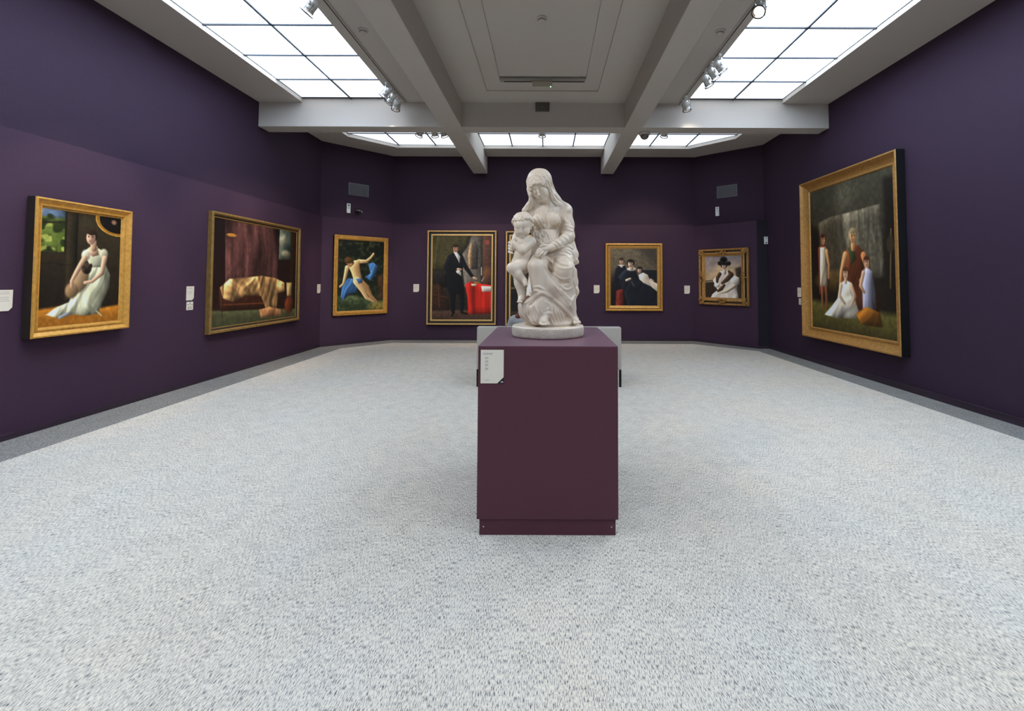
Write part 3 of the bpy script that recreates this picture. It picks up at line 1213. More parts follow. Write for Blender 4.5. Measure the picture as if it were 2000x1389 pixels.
c.ell(.96, .02, .27, .135, (18, 14, 13), .06)
c.ring(.96, .02, .29, .145, .11, (166, 112, 34))
c.ring(.96, .02, .31, .155, .03, (220, 165, 70))
c.ell(.9, .045, .035, .022, (150, 110, 86), .7)
c.poly([(-.1, .86), (.3, .83), (.75, .87), (1.1, .84), (1.1, 1.1), (-.1, 1.1)], (168, 104, 30), .05)
c.mottle(.12, 30, 40)
skin = (214, 166, 130)
dress = (206, 200, 164)
m = c.poly([(.56, .46), (.78, .44), (.87, .56), (.86, .68), (.78, .80), (.72, .92), (.55, .93), (.38, .91), (.20, .93), (.08, .90), (.2, .84), (.34, .80), (.42, .66)], dress, .02)
c.folds(m, 10, .22, .55, .3)
c.folds(m, 6, .18, -.5, .3)
c.folds(m, 22, .1, .3, .3)
c.poly([(.50, .35), (.56, .31), (.70, .31), (.78, .34), (.79, .48), (.60, .49)], dress, .02)
c.poly([(.57, .30), (.68, .29), (.70, .37), (.62, .39), (.56, .36)], skin, .015)
c.stroke([(.62, .24), (.63, .31)], .03, skin)
c.ell(.53, .38, .055, .05, (222, 212, 180), .4)
c.ell(.77, .36, .055, .05, (196, 184, 150), .4)
c.ell(.47, .60, .10, .13, (168, 134, 96), .25, .3)
c.ell(.37, .70, .08, .07, (150, 116, 80), .4)
c.ell(.545, .50, .065, .05, (66, 50, 38), .3)
c.ell(.555, .525, .035, .024, (24, 18, 15), .5)
for s_ in (-1, 1):
    c.ell(.55 + s_ * .028, .492, .010, .008, (14, 10, 8), .5)
    c.ell(.545 + s_ * .055, .475, .018, .022, (30, 22, 18), .5)
c.stroke([(.52, .40), (.43, .52), (.365, .615), (.37, .67)], [.026, .022, .016, .014], skin)
c.stroke([(.78, .40), (.75, .54), (.62, .62), (.53, .63)], [.026, .022, .016, .014], skin)
c.head(.595, .212, .066, (222, 172, 140), (46, 30, 20), -.5)
c.stroke([(.24, .93), (.34, .90)], .014, (150, 150, 156))
c.stroke([(.70, .90), (.76, .94)], .006, (220, 200, 150))
painting('gold framed painting of a seated lady in pale dress with dog', (XLP, 5.02, .915), L90, W, H, prof1, [M_GOLD, M_GOLD, M_FRAMESIDE], c, 1.0, R(-.6))

# ---- dark curtain interior with heaped cloth (plain stand-in) -----------------------
prof2 = [(0, .004, 0), (0, .07, 0), (.008, .08, 0), (.03, .08, 0), (.05, .055, 1), (.072, .045, 0), (.085, .045, 0), (.09, .036, 0)]
W, H = 2.495, 1.822
cw, ch = dims(W, H, prof2)
c = Canvas(cw, ch, .0075, (36, 22, 20), 5)
c.grad((30, 18, 18), (44, 26, 20))
m = c.poly([(.10, -.1), (.74, -.1), (.73, .62), (.60, .58), (.30, .62), (.12, .60)], (74, 46, 42), .03)
c.folds(m, 7, .38, .06, .1)
c.folds(m, 17, .14, -.05, .1)
c.poly([(.75, -.1), (.93, -.1), (.93, .34), (.74, .34)], (92, 100, 84), .02)
c.ell(.80, .12, .05, .07, (168, 160, 132), .8)
c.ell(.88, .2, .06, .06, (44, 58, 52), .9)
c.ell(.84, .27, .06, .04, (150, 140, 112), .8)
c.poly([(.92, -.1), (1.1, -.1), (1.1, 1), (.90, .9)], (40, 24, 16), .03)
c.poly([(-.1, .84), (1.1, .92), (1.1, 1.1), (-.1, 1.1)], (74, 74, 48), .04)
c.poly([(.06, .66), (.72, .66), (.74, .88), (.08, .86)], (64, 34, 22), .03)
c.stroke([(.08, .80), (.72, .82)], .006, (112, 62, 32))
m = c.poly([(.07, .64), (.16, .56), (.34, .545), (.52, .525), (.70, .55), (.83, .60), (.84, .70), (.74, .72), (.73, .88), (.60, .92), (.52, .74), (.34, .72), (.20, .78), (.10, .74)], (206, 154, 96), .025)
c.folds(m, 12, .42, .5, .4)
c.folds(m, 6, .3, -.6, .4)
c.folds(m, 26, .18, .3, .3)
m = c.poly([(.86, .60), (.94, .60), (.94, .76), (.87, .76)], (206, 160, 100), .03)
c.folds(m, 20, .25)
m = c.poly([(.50, .88), (.62, .86), (.78, .90), (.80, .97), (.52, .97)], (170, 116, 74), .03)
c.folds(m, 9, .3, .6)
c.ell(.90, .86, .06, .10, (112, 52, 28), .4)
c.ell(.17, .14, .05, .016, (196, 130, 52), .5)
c.stroke([(.11, .22), (.095, .92)], .003, (22, 14, 12))
c.mottle(.14, 40, 30)
painting('wide dark painting of a brown curtain and heaped pale cloth', (XLP, 8.153, .677), L90, W, H, prof2, [M_BRONZE, M_COVE], c, 1.0, R(-.4))

# ---- nude with blue drapery -----------------------------------------------------
prof3 = [(0, .004, 2), (0, .055, 0), (.006, .064, 0), (.02, .066, 0), (.03, .05, 0), (.06, .06, 0), (.08, .056, 0), (.09, .04, 0), (.1, .036, 0)]
W, H = 1.308, 1.832
cw, ch = dims(W, H, prof3)
c = Canvas(cw, ch, .0066, (22, 26, 16), 9)
c.grad((20, 24, 15), (40, 46, 30))
c.speck((48, 54, 34), 16, 24, .6, 1.0)
c.poly([(-.1, .80), (.4, .82), (1.1, .90), (1.1, 1.1), (-.1, 1.1)], (58, 70, 44), .1)
c.ell(.9, .95, .2, .06, (118, 104, 50), .9)
c.ell(.30, .84, .2, .05, (92, 104, 66), .9)
c.poly([(.86, .5), (1.1, .45), (1.1, .85), (.9, .85)], (64, 44, 28), .08)
c.mottle(.3, 22, 30)
blue = (64, 104, 150)
m = c.poly([(.10, .62), (.22, .54), (.34, .55), (.46, .66), (.40, .75), (.24, .77), (.12, .86), (.07, .80)], blue, .02)
m2 = c.poly([(.64, .33), (.76, .31), (.86, .36), (.84, .44), (.80, .52), (.70, .58), (.58, .52), (.70, .47)], blue, .02)
c.folds(m + m2, 10, .32, .5, .3)
skin = (238, 192, 132)
sh = (196, 142, 88)
c.stroke([(.19, .39), (.155, .52), (.12, .62), (.05, .66)], [.030, .024, .017, .012], skin, .01)
c.stroke([(.44, .30), (.60, .30), (.70, .24), (.76, .18)], [.03, .024, .018, .014], skin, .01)
c.stroke([(.45, .58), (.62, .68), (.72, .80), (.88, .90)], [.050, .042, .026, .012], sh, .012)
c.poly([(.20, .35), (.32, .29), (.45, .28), (.46, .40), (.50, .52), (.53, .58), (.44, .63), (.33, .56), (.28, .46)], skin, .02)
c.ell(.40, .42, .06, .08, sh, 1.0, a=.45)
c.stroke([(.40, .58), (.54, .71), (.62, .82), (.80, .89)], [.056, .044, .028, .012], skin, .012)
c.head(.245, .335, .052, (228, 178, 122), (84, 56, 28), .5, 1.5)
c.ell(.22, .29, .09, .045, (92, 62, 30), .5)
c.poly([(.38, .545), (.52, .55), (.52, .605), (.44, .62)], blue, .02)
def leaf3(t, W, H):
    beads(t, W, H, .043, .06, .014, .042, M_GOLD, 'leaf_carving', 1.3)
cx3, cy3 = -4.98 + .683 * .906, 10.42 + .73 * .906
painting('gilt framed painting of a reclining youth on blue drapery', (cx3 + .0, cy3, .666), L47, W, H, prof3, [M_GOLD, M_GOLD, M_FRAMESIDE], c, 1.0, 0, leaf3)

# ---- gentleman in black ------------------------------------------------------
prof4 = [(0, .004, 1), (0, .085, 0), (.004, .095, 0), (.03, .095, 0), (.036, .085, 1), (.05, .055, 1), (.082, .055, 1), (.088, .064, 0), (.118, .066, 0), (.126, .05, 1), (.13, .046, 1)]
W, H = 1.70, 2.312
cw, ch = dims(W, H, prof4)
c = Canvas(cw, ch, .0072, (50, 44, 28), 12)
c.grad((66, 60, 36), (40, 32, 24), 0, .9)
c.poly([(.52, -.1), (.84, -.1), (.85, .62), (.55, .62), (.50, .3)], (112, 104, 94), .02)
c.poly([(.56, .10), (.73, .06), (.78, .15), (.77, .40), (.57, .40)], (88, 82, 74), .02)
c.stroke([(.65, .12), (.64, .22), (.645, .38)], [.014, .028, .020], (176, 140, 100), .012)
c.ell(.645, .10, .022, .016, (180, 146, 108), .4)
c.poly([(.85, -.1), (1.1, -.1), (1.1, .6), (.86, .6)], (74, 50, 40), .02)
c.ell(.925, .075, .04, .028, (150, 72, 58), .6)
m = c.poly([(-.1, -.1), (.70, -.1), (.60, .12), (.48, .24), (.44, .42), (-.1, .42)], (76, 70, 38), .03)
c.folds(m, 8, .14, .3, .3)
c.poly([(-.1, .43), (.25, .43), (.26, .62), (-.1, .6)], (40, 34, 30), .03)
c.poly([(-.1, .56), (.14, .60), (.28, .80), (.3, .9), (-.1, .9)], (62, 40, 28), .05)
c.stroke([(.10, .58), (.12, .85)], .008, (96, 52, 30))
c.stroke([(.0, .70), (.26, .74)], .007, (84, 48, 30))
c.poly([(-.1, .90), (1.1, .88), (1.1, 1.1), (-.1, 1.1)], (74, 54, 42), .05)
c.mottle(.16, 40, 52)
m = c.poly([(.56, .58), (.66, .545), (.80, .57), (1.1, .60), (1.1, .93), (.62, .94), (.60, .75)], (186, 38, 24), .012)
c.folds(m, 8, .28, .03, .15)
c.poly([(.66, .575), (.76, .575), (.74, .60), (.67, .60)], (226, 214, 180), .01)
c.poly([(.83, .60), (1.1, .61), (1.1, .665), (.85, .67)], (206, 196, 180), .01)
c.ell(.76, .56, .06, .012, (150, 110, 60), .4)
c.stroke([(.835, .38), (.835, .47)], .005, (220, 210, 190))
c.stroke([(.84, .545), (.88, .495)], .004, (230, 220, 205))
c.ell(.94, .46, .07, .08, (104, 70, 42), .9)
blk = (20, 19, 21)
c.poly([(.26, .24), (.34, .20), (.46, .20), (.50, .28), (.52, .38), (.50, .50), (.54, .64), (.55, .80), (.53, .92), (.48, .92), (.46, .70), (.40, .70), (.385, .92), (.33, .92), (.30, .72), (.25, .64), (.24, .46), (.20, .40)], blk, .012)
c.stroke([(.47, .25), (.55, .36), (.66, .47), (.70, .495)], [.034, .026, .02, .014], blk, .01)
c.stroke([(.29, .26), (.225, .38), (.30, .415), (.42, .40)], [.03, .028, .024, .016], (26, 25, 28), .01)
c.stroke([(.37, .92), (.34, .955)], .012, (14, 13, 13))
c.stroke([(.50, .92), (.60, .935)], .011, (14, 13, 13))
c.poly([(.35, .19), (.40, .185), (.47, .25), (.455, .33), (.43, .29)], (222, 216, 204), .01)
c.stroke([(.43, .40), (.48, .405)], .014, (214, 166, 130))
c.poly([(.40, .42), (.45, .41), (.49, .44), (.49, .485), (.45, .46), (.41, .445)], (214, 208, 196), .01)
c.stroke([(.70, .50), (.75, .515)], .012, (220, 172, 136))
c.head(.385, .152, .046, (216, 152, 116), (44, 34, 24), .5)
def bead4(t, W, H):
    beads(t, W, H, .017, .098, .0105, .032, M_GOLD_PALE)
painting('tall gilt beaded painting of a standing gentleman by a red table', (-2.08, YFP, .386), 0, W, H, prof4, [M_GOLD_PALE, M_COVE], c, 1.0, 0, bead4)

# ---- twin portrait hidden by the statue --------------------------------------
c = Canvas(cw, ch, .0085, (40, 38, 28), 21)
c.grad((58, 56, 38), (28, 30, 28), 0, .8)
c.poly([(.0, -.1), (.16, -.1), (.14, .5), (-.1, .55)], (92, 80, 48), .06)
c.stroke([(-.1, .62), (.3, .62)], .01, (110, 84, 52))
m = c.poly([(.36, .24), (.62, .24), (.76, .55), (.84, .95), (.2, .95), (.30, .5)], (196, 186, 170), .03)
c.folds(m, 8, .2, .2, .2)
c.poly([(.68, .2), (.84, .3), (.92, .95), (.70, .95)], (132, 40, 34), .04)
c.stroke([(.42, .3), (.34, .46), (.46, .54)], [.03, .022, .016], (220, 174, 140))
c.stroke([(.58, .3), (.68, .46), (.58, .55)], [.03, .022, .016], (214, 168, 134))
c.head(.5, .165, .05, (222, 176, 142), (52, 36, 26), .3)
c.poly([(-.1, .9), (1.1, .9), (1.1, 1.1), (-.1, 1.1)], (60, 46, 36), .05)
c.mottle(.2, 40, 50)
painting('tall gilt beaded painting mostly hidden behind the statue', (-.15, YFP, .375), 0, W, H, prof4, [M_GOLD_PALE, M_COVE], c, 1.0, 0, bead4)

# ---- family group in black -----------------------------------------------------
prof6 = [(0, .004, 0), (0, .06, 0), (.008, .075, 0), (.03, .078, 0), (.045, .06, 0), (.056, .045, 1), (.066, .045, 0), (.075, .055, 0), (.1, .05, 0), (.112, .04, 1), (.118, .042, 0), (.13, .036, 0)]
W, H = 1.404, 1.665
cw, ch = dims(W, H, prof6)
c = Canvas(cw, ch, .0062, (110, 98, 78), 31)
c.grad((122, 108, 84), (96, 84, 66), 0, .5)
c.poly([(.45, -.1), (1.1, -.1), (1.1, .34), (.9, .26), (.7, .14)], (74, 66, 56), .25)
c.poly([(.0, .45), (.2, .4), (.25, 1.1), (-.1, 1.1), (-.1, .5)], (54, 42, 36), .2)
c.poly([(.66, .375), (1.1, .375), (1.1, .7), (.66, .7)], (24, 24, 28), .012)
c.poly([(.02, .60), (.3, .55), (.5, .60), (1.1, .72), (1.1, 1.1), (-.1, 1.1)], (22, 18, 20), .06)
c.poly([(.12, .74), (.27, .70), (.30, 1.1), (.10, 1.1)], (116, 40, 28), .05)
c.mottle(.14, 30, 36)
blk = (20, 20, 26)
c.poly([(.10, .36), (.18, .30), (.30, .30), (.36, .38), (.32, .58), (.06, .60)], blk, .02)
m = c.poly([(.24, .44), (.36, .37), (.54, .38), (.60, .52), (.74, .60), (.92, .68), (1.1, .95), (1.1, 1.1), (.4, 1.1), (.3, .8), (.18, .58)], (26, 27, 34), .02)
c.folds(m, 7, .35, .6, .4)
c.stroke([(.32, .42), (.22, .50), (.34, .57)], [.05, .045, .03], (40, 44, 52), .015)
c.stroke([(.34, .555), (.42, .53)], .02, (224, 190, 160))
c.stroke([(.45, .58), (.50, .66)], .004, (160, 140, 100))
m = c.poly([(.60, .46), (.70, .42), (.80, .46), (.84, .54), (1.1, .66), (1.1, .82), (.86, .66), (.70, .60), (.62, .54)], (226, 208, 184), .02)
c.folds(m, 7, .12, -.5)
c.stroke([(.86, .535), (.92, .565)], .012, (216, 176, 144))
c.poly([(.16, .285), (.30, .285), (.24, .34)], (236, 224, 208), .015)
c.ell(.45, .36, .10, .032, (236, 224, 204), .5)
c.stroke([(.45, .30), (.45, .35)], .03, (228, 190, 160))
c.head(.23, .225, .055, (228, 182, 150), (60, 44, 30), .3)
c.head(.43, .265, .066, (232, 188, 158), (28, 20, 18), -.3, 1.35)
c.head(.625, .375, .052, (230, 184, 152), (34, 24, 20), -.3, 1.35)
painting('layered gold framed group portrait of a lady in black with two children', (2.162, YFP, .734), 0, W, H, prof6, [M_GOLD, M_COVE], c, 1.0, 0)

# ---- lady in white, ornate frame --------------------------------------------------
prof7 = [(0, .004, 0), (0, .05, 0), (.01, .06, 0), (.035, .06, 0), (.05, .045, 1), (.07, .04, 1), (.085, .06, 0), (.11, .075, 0), (.14, .06, 0), (.155, .045, 0), (.165, .05, 0), (.175, .04, 0)]
W, H = 1.25, 1.32
cw, ch = dims(W, H, prof7)
c = Canvas(cw, ch, .0056, (150, 136, 130), 41)
c.grad((150, 136, 138), (200, 168, 130), 0, .42)
c.ell(.55, .40, .4, .16, (232, 196, 144), 1.2, a=.7)
c.ell(.1, .2, .2, .2, (166, 150, 146), 1.0, a=.7)
c.mottle(.1, 12, 14)
c.poly([(.84, .30), (1.1, .22), (1.1, 1.1), (.86, 1.1), (.88, .6)], (58, 46, 34), .08)
c.poly([(-.1, .60), (.4, .56), (.4, 1.1), (-.1, 1.1)], (58, 44, 34), .03)
c.poly([(-.1, .625), (.3, .59), (.3, .62), (-.1, .65)], (150, 132, 104), .015)
wt = (240, 222, 204)
m = c.poly([(.44, .36), (.62, .35), (.80, .46), (.95, .52), (.94, .66), (.86, .74), (.92, .95), (.9, 1.1), (.1, 1.1), (.2, .92), (.35, .82), (.28, .70), (.22, .58), (.34, .45)], wt, .02)
c.folds(m, 6, .10, .5, .4)
c.ell(.34, .70, .085, .06, (244, 228, 212), .5)
c.ell(.83, .60, .11, .09, (236, 216, 196), .6)
c.stroke([(.80, .72), (.60, .84), (.38, .90)], [.05, .04, .014], (236, 196, 162), .012)
fur = (82, 56, 36)
c.stroke([(.42, .43), (.35, .52), (.34, .62)], [.045, .045, .03], fur, .02)
c.stroke([(.67, .37), (.74, .45), (.62, .56), (.48, .65)], [.03, .058, .055, .03], fur, .02)
c.stroke([(.54, .70), (.46, .78), (.36, .84)], [.03, .045, .03], fur, .025)
c.stroke([(.55, .31), (.55, .40)], .045, (238, 202, 172))
c.ell(.53, .09, .10, .07, (22, 20, 18), .4)
c.ell(.42, .17, .06, .05, (26, 22, 20), .5)
c.ell(.66, .18, .07, .05, (26, 22, 20), .5)
c.head(.535, .245, .078, (240, 196, 164), (24, 20, 18), .2, 1.45)


def ornate7(t, W, H):
    def cluster(name, x, z, sx, sz, seed):
        rng = random.Random(seed)
        bm = BM()
        for k in range(16):
            a = rng.uniform(0, 6.283)
            r = rng.uniform(.02, .085)
            sph(bm, (x + r * math.cos(a) * sx, -.082 - rng.uniform(0, .02), z + r * math.sin(a) * sz), (rng.uniform(.01, .024), .012, rng.uniform(.01, .024)), 8)
        for k in range(3):
            pts = []
            a0 = rng.uniform(0, 6.283)
            for q in range(9):
                a = a0 + q * .55
                rr = .02 + .007 * q
                pts.append((x + rr * math.cos(a) * sx, -.096, z + rr * math.sin(a) * sz))
            tube(bm, pts, [.009 - .0006 * q for q in range(9)], 6)
        obj(name, bm, M_GOLD_DARK, t, True)
    q = 0
    for sx in (-1, 1):
        for sz in (-1, 1):
            cluster('corner_ornament', sx * (W / 2 - .095), H / 2 + sz * (H / 2 - .095), 1, 1, q)
            q += 1
    for sx, sz in ((-1, 0), (1, 0), (0, -1), (0, 1)):
        cluster('centre_ornament', sx * (W / 2 - .1), H / 2 + sz * (H / 2 - .1), .75 if sx else 1.5, .75 if sz else 1.5, q)
        q += 1


cx7, cy7 = 3.64 + .642 * .805, 11.66 - .767 * .805
painting('ornate gilt framed portrait of a lady in white with fur', (cx7, cy7, .915), R50, W, H, prof7, [M_GOLD_DARK, M_COVE], c, 1.0, 0, ornate7)

# ---- the largest picture (plain stand-in) -------------------------------------------
prof8 = [(0, .004, 1), (0, .125, 0), (.008, .135, 0), (.026, .135, 0), (.036, .118, 0), (.055, .09, 0), (.085, .062, 0), (.12, .046, 0), (.145, .042, 0), (.150, .050, 0), (.172, .050, 0), (.180, .036, 0), (.187, .03, 0)]
W, H = 2.465, 2.84
cw, ch = dims(W, H, prof8)
c = Canvas(cw, ch, .0075, (46, 42, 32), 51)
c.grad((70, 66, 50), (34, 28, 20), .0, .65)
c.poly([(-.1, .18), (.12, .30), (.2, .9), (-.1, .9)], (22, 18, 14), .08)
c.ell(.5, .1, .12, .12, (104, 98, 80), 1.2, a=.6)
m = c.poly([(.12, .24), (.30, .215), (.60, .21), (.86, .20), (.90, .64), (.50, .66), (.18, .60)], (106, 98, 80), .02)
c.folds(m, 11, .24, -.05, .3)
c.folds(m, 23, .10, .04, .2)
c.poly([(.12, .24), (.40, .22), (.46, .6), (.16, .6)], (60, 50, 34), .12, .7)
c.poly([(.90, .05), (1.1, .05), (1.1, .95), (.92, .95)], (24, 20, 16), .06)
c.poly([(-.1, .80), (1.1, .86), (1.1, 1.1), (-.1, 1.1)], (86, 78, 36), .08)
c.poly([(-.1, .96), (1.1, .96), (1.1, 1.1), (-.1, 1.1)], (50, 42, 22), .1, .7)
c.ell(.28, .66, .2, .07, (92, 70, 38), .6)
c.mottle(.16, 44, 50)
# a plain group of robed figures
warm = (206, 146, 92)
m = c.poly([(.10, .42), (.16, .40), (.22, .41), (.255, .55), (.25, .74), (.11, .76)], (104, 44, 28), .02)
c.stroke([(.155, .68), (.15, .86)], [.016, .010], (150, 92, 56))
c.stroke([(.205, .68), (.215, .86)], [.016, .010], (132, 80, 48))
m = c.poly([(.135, .42), (.215, .42), (.235, .56), (.232, .70), (.125, .70), (.128, .56)], (214, 192, 160), .02)
c.folds(m, 16, .3, .05, .3)
c.stroke([(.225, .45), (.255, .55), (.245, .64)], [.016, .013, .009], warm)
c.head(.178, .365, .036, (196, 136, 88), (70, 34, 22), .4)
m = c.poly([(.43, .50), (.50, .44), (.62, .43), (.71, .49), (.79, .66), (.84, .87), (.46, .87), (.38, .70)], (88, 46, 26), .025)
c.folds(m, 8, .4, .35, .5)
c.poly([(.50, .445), (.57, .43), (.60, .52), (.54, .56)], (60, 66, 40), .02)
c.stroke([(.47, .49), (.42, .60), (.40, .70)], [.026, .020, .014], warm)
c.stroke([(.68, .50), (.73, .60), (.64, .66)], [.024, .019, .013], (176, 116, 70))
c.stroke([(.565, .42), (.565, .45)], .02, warm)
c.head(.565, .372, .046, (212, 154, 102), (150, 128, 96), .3)
m = c.poly([(.66, .60), (.71, .575), (.77, .60), (.80, .74), (.79, .86), (.66, .84)], (128, 126, 140), .02)
c.folds(m, 10, .3, .2, .4)
c.stroke([(.675, .61), (.64, .69), (.68, .73)], [.016, .013, .010], (206, 160, 124))
c.head(.715, .545, .034, (210, 164, 126), (84, 44, 28), -.4)
m = c.poly([(.40, .68), (.46, .655), (.53, .67), (.56, .76), (.62, .86), (.58, .90), (.34, .915), (.18, .90), (.28, .84), (.36, .78)], (228, 216, 194), .02)
c.folds(m, 9, .34, .6, .5)
c.folds(m, 5, .2, -.5, .4)
c.stroke([(.41, .69), (.385, .76), (.45, .81)], [.018, .014, .010], (220, 180, 146))
c.stroke([(.53, .69), (.575, .76), (.53, .82)], [.018, .014, .010], (210, 168, 132))
c.stroke([(.468, .64), (.468, .67)], .014, (214, 174, 140))
c.head(.468, .61, .036, (222, 182, 146), (92, 56, 36), -.2)
m = c.poly([(.58, .87), (.70, .82), (.84, .85), (.86, .935), (.64, .935)], (156, 96, 32), .02)
c.folds(m, 9, .35, .5, .4)
c.stroke([(.965, .36), (.945, .70)], .005, (120, 96, 60))
c.ell(.955, .45, .035, .05, (60, 50, 36), .4)
painting('largest painting, deep gold frame, robed figures before a hanging curtain', (XR, 7.632, .47), R90, W, H, prof8, [M_GOLD_DARK, M_BLACK], c, 1.0, 0)


# ================================================================== SCULPTED FIGURES (implicit surfaces)
class Clay:
    """a block of clay: signed distance samples on a grid, carved and built up locally"""

    def __init__(self, lo, hi, h):
        self.o = np.array(lo, np.float32)
        self.h = h
        self.n = np.ceil((np.array(hi) - np.array(lo)) / h).astype(int) + 1
        self.F = np.full(self.n, 0.3, np.float32)
        self.ax = [self.o[i] + np.arange(self.n[i], dtype=np.float32) * h for i in range(3)]

    def region(self, lo, hi):
        a = np.clip(np.floor((np.array(lo) - self.o) / self.h).astype(int), 0, self.n)
        b = np.clip(np.ceil((np.array(hi) - self.o) / self.h).astype(int) + 1, 0, self.n)
        sl = tuple(slice(int(x), int(y)) for x, y in zip(a, b))
        X, Y, Z = np.meshgrid(self.ax[0][sl[0]], self.ax[1][sl[1]], self.ax[2][sl[2]], indexing='ij', sparse=True)
        return sl, X, Y, Z

    def add(self, sl, d, k):
        f = self.F[sl]
        if k > 0:
            q = np.maximum(k - np.abs(f - d), 0) / k
            self.F[sl] = np.minimum(f, d) - q * q * (k * .25)
        else:
            self.F[sl] = np.minimum(f, d)

    def cut(self, sl, d, k):
        f = self.F[sl]
        if k > 0:
            q = np.maximum(k - np.abs(f + d), 0) / k
            self.F[sl] = np.maximum(f, -d) + q * q * (k * .25)
        else:
            self.F[sl] = np.maximum(f, -d)

    def ell(self, c, r, k=.02, M=None, cut=False):
        c = np.array(c, float)
        r = np.array([r] * 3 if np.isscalar(r) else r, float)
        R_ = r.max() + k + .012
        sl, X, Y, Z = self.region(c - R_, c + R_)
        x, y, z = X - c[0], Y - c[1], Z - c[2]
        if M is not None:
            Mi = np.array(M).T
            x, y, z = (Mi[i, 0] * x + Mi[i, 1] * y + Mi[i, 2] * z for i in range(3))
        k0 = np.sqrt((x / r[0]) ** 2 + (y / r[1]) ** 2 + (z / r[2]) ** 2)
        k1 = np.sqrt((x / r[0] ** 2) ** 2 + (y / r[1] ** 2) ** 2 + (z / r[2] ** 2) ** 2) + 1e-9
        d = (k0 * (k0 - 1) / k1).astype(np.float32)
        (self.cut if cut else self.add)(sl, d, k)

    def cone(self, a, b, r0, r1, k=.02, cut=False, flat=None):
        """tapered limb; flat=(axis vector, factor) squashes it along the axis"""
        a, b = np.array(a, float), np.array(b, float)
        R_ = max(r0, r1) + k + .012
        sl, X, Y, Z = self.region(np.minimum(a, b) - R_, np.maximum(a, b) + R_)
        ab = b - a
        L2 = float(ab @ ab) + 1e-12
        t = np.clip(((X - a[0]) * ab[0] + (Y - a[1]) * ab[1] + (Z - a[2]) * ab[2]) / L2, 0, 1)
        dx, dy, dz = X - a[0] - t * ab[0], Y - a[1] - t * ab[1], Z - a[2] - t * ab[2]
        if flat is not None:
            n, fc = np.array(flat[0], float), flat[1]
            n /= np.linalg.norm(n)
            q = (dx * n[0] + dy * n[1] + dz * n[2]) * (1 / fc - 1)
            dx, dy, dz = dx + q * n[0], dy + q * n[1], dz + q * n[2]
        d = (np.sqrt(dx * dx + dy * dy + dz * dz) - (r0 + (r1 - r0) * t)).astype(np.float32)
        (self.cut if cut else self.add)(sl, d, k)

    def chain(self, pts, rs, k=.02, cut=False, flat=None):
        rs = [rs] * len(pts) if np.isscalar(rs) else rs
        for i in range(len(pts) - 1):
            self.cone(pts[i], pts[i + 1], rs[i], rs[i + 1], k, cut, flat)

    def hit(self, a, b, n=500):
        """first surface point going from a to b"""
        t = np.linspace(0, 1, n)[:, None]
        P = a + (b - a) * t
        i = np.rint((P - self.o) / self.h).astype(int)
        ok = np.all((i >= 0) & (i < self.n), 1)
        v = np.full(n, 1.0)
        j = i[ok]
        v[ok] = self.F[j[:, 0], j[:, 1], j[:, 2]]
        w_ = np.nonzero(v < 0)[0]
        return None if len(w_) == 0 else P[w_[0]]

    def mesh(self, name):
        F, h = self.F, self.h
        s = F < 0
        n = self.n
        cnt = np.zeros(n - 1, np.uint8)
        for dx in (0, 1):
            for dy in (0, 1):
                for dz in (0, 1):
                    cnt += s[dx:n[0] - 1 + dx, dy:n[1] - 1 + dy, dz:n[2] - 1 + dz]
        act = (cnt > 0) & (cnt < 8)
        I = np.argwhere(act)
        idx = np.full(n - 1, -1, np.int32)
        idx[act] = np.arange(len(I))
        corner = np.array([(a, b, c) for a in (0, 1) for b in (0, 1) for c in (0, 1)])
        V = np.stack([F[I[:, 0] + c[0], I[:, 1] + c[1], I[:, 2] + c[2]] for c in corner], 1)
        pos = np.zeros((len(I), 3))
        num = np.zeros(len(I))
        for p in range(8):
            for q in range(p + 1, 8):
                if np.abs(corner[p] - corner[q]).sum() != 1:
                    continue
                a, b = V[:, p], V[:, q]
                m = (a < 0) != (b < 0)
                t = np.where(m, a / np.where(m, a - b, 1), 0)
                pos += np.where(m[:, None], corner[p] + t[:, None] * (corner[q] - corner[p]), 0)
                num += m
        co = (I + pos / num[:, None]) * h + self.o
        quads = []
        for ax in range(3):
            u, v = [(1, 2), (2, 0), (0, 1)][ax]
            sl0 = [slice(None)] * 3
            sl1 = [slice(None)] * 3
            sl0[ax] = slice(0, n[ax] - 1)
            sl1[ax] = slice(1, n[ax])
            for q in (u, v):
                sl0[q] = slice(1, n[q] - 1)
                sl1[q] = slice(1, n[q] - 1)
            A, B = s[tuple(sl0)], s[tuple(sl1)]
            E = np.argwhere(A != B)
            inside = A[A != B]
            E[:, u] += 1
            E[:, v] += 1
            def cell(du, dv):
                c = E.copy()
                c[:, u] += du
                c[:, v] += dv
                return idx[c[:, 0], c[:, 1], c[:, 2]]
            a, b, c, d = cell(-1, -1), cell(0, -1), cell(0, 0), cell(-1, 0)
            f = np.stack([a, b, c, d], 1)
            f[~inside] = f[~inside][:, ::-1]
            quads.append(f)
        f = np.concatenate(quads)
        f = f[(f >= 0).all(1)]
        me = bpy.data.meshes.new(name)
        me.vertices.add(len(co))
        me.vertices.foreach_set('co', co.ravel())
        me.loops.add(f.size)
        me.loops.foreach_set('vertex_index', f.ravel().astype(np.int32))
        me.polygons.add(len(f))
        me.polygons.foreach_set('loop_start', np.arange(0, f.size, 4, dtype=np.int32))
        me.update(calc_edges=True)
        me.polygons.foreach_set('use_smooth', [True] * len(f))
        return me


# sculptor's drawing: (u, v) marks on a drawing made from a stand 3.353 m in front of the
# statue's axis at eye height, d = depth in metres behind (+) or before (-) the axis
SX, SY, SZ = .0128, 3.353, PZ
_cp, _sp = math.cos(R(2.5)), math.sin(R(2.5))


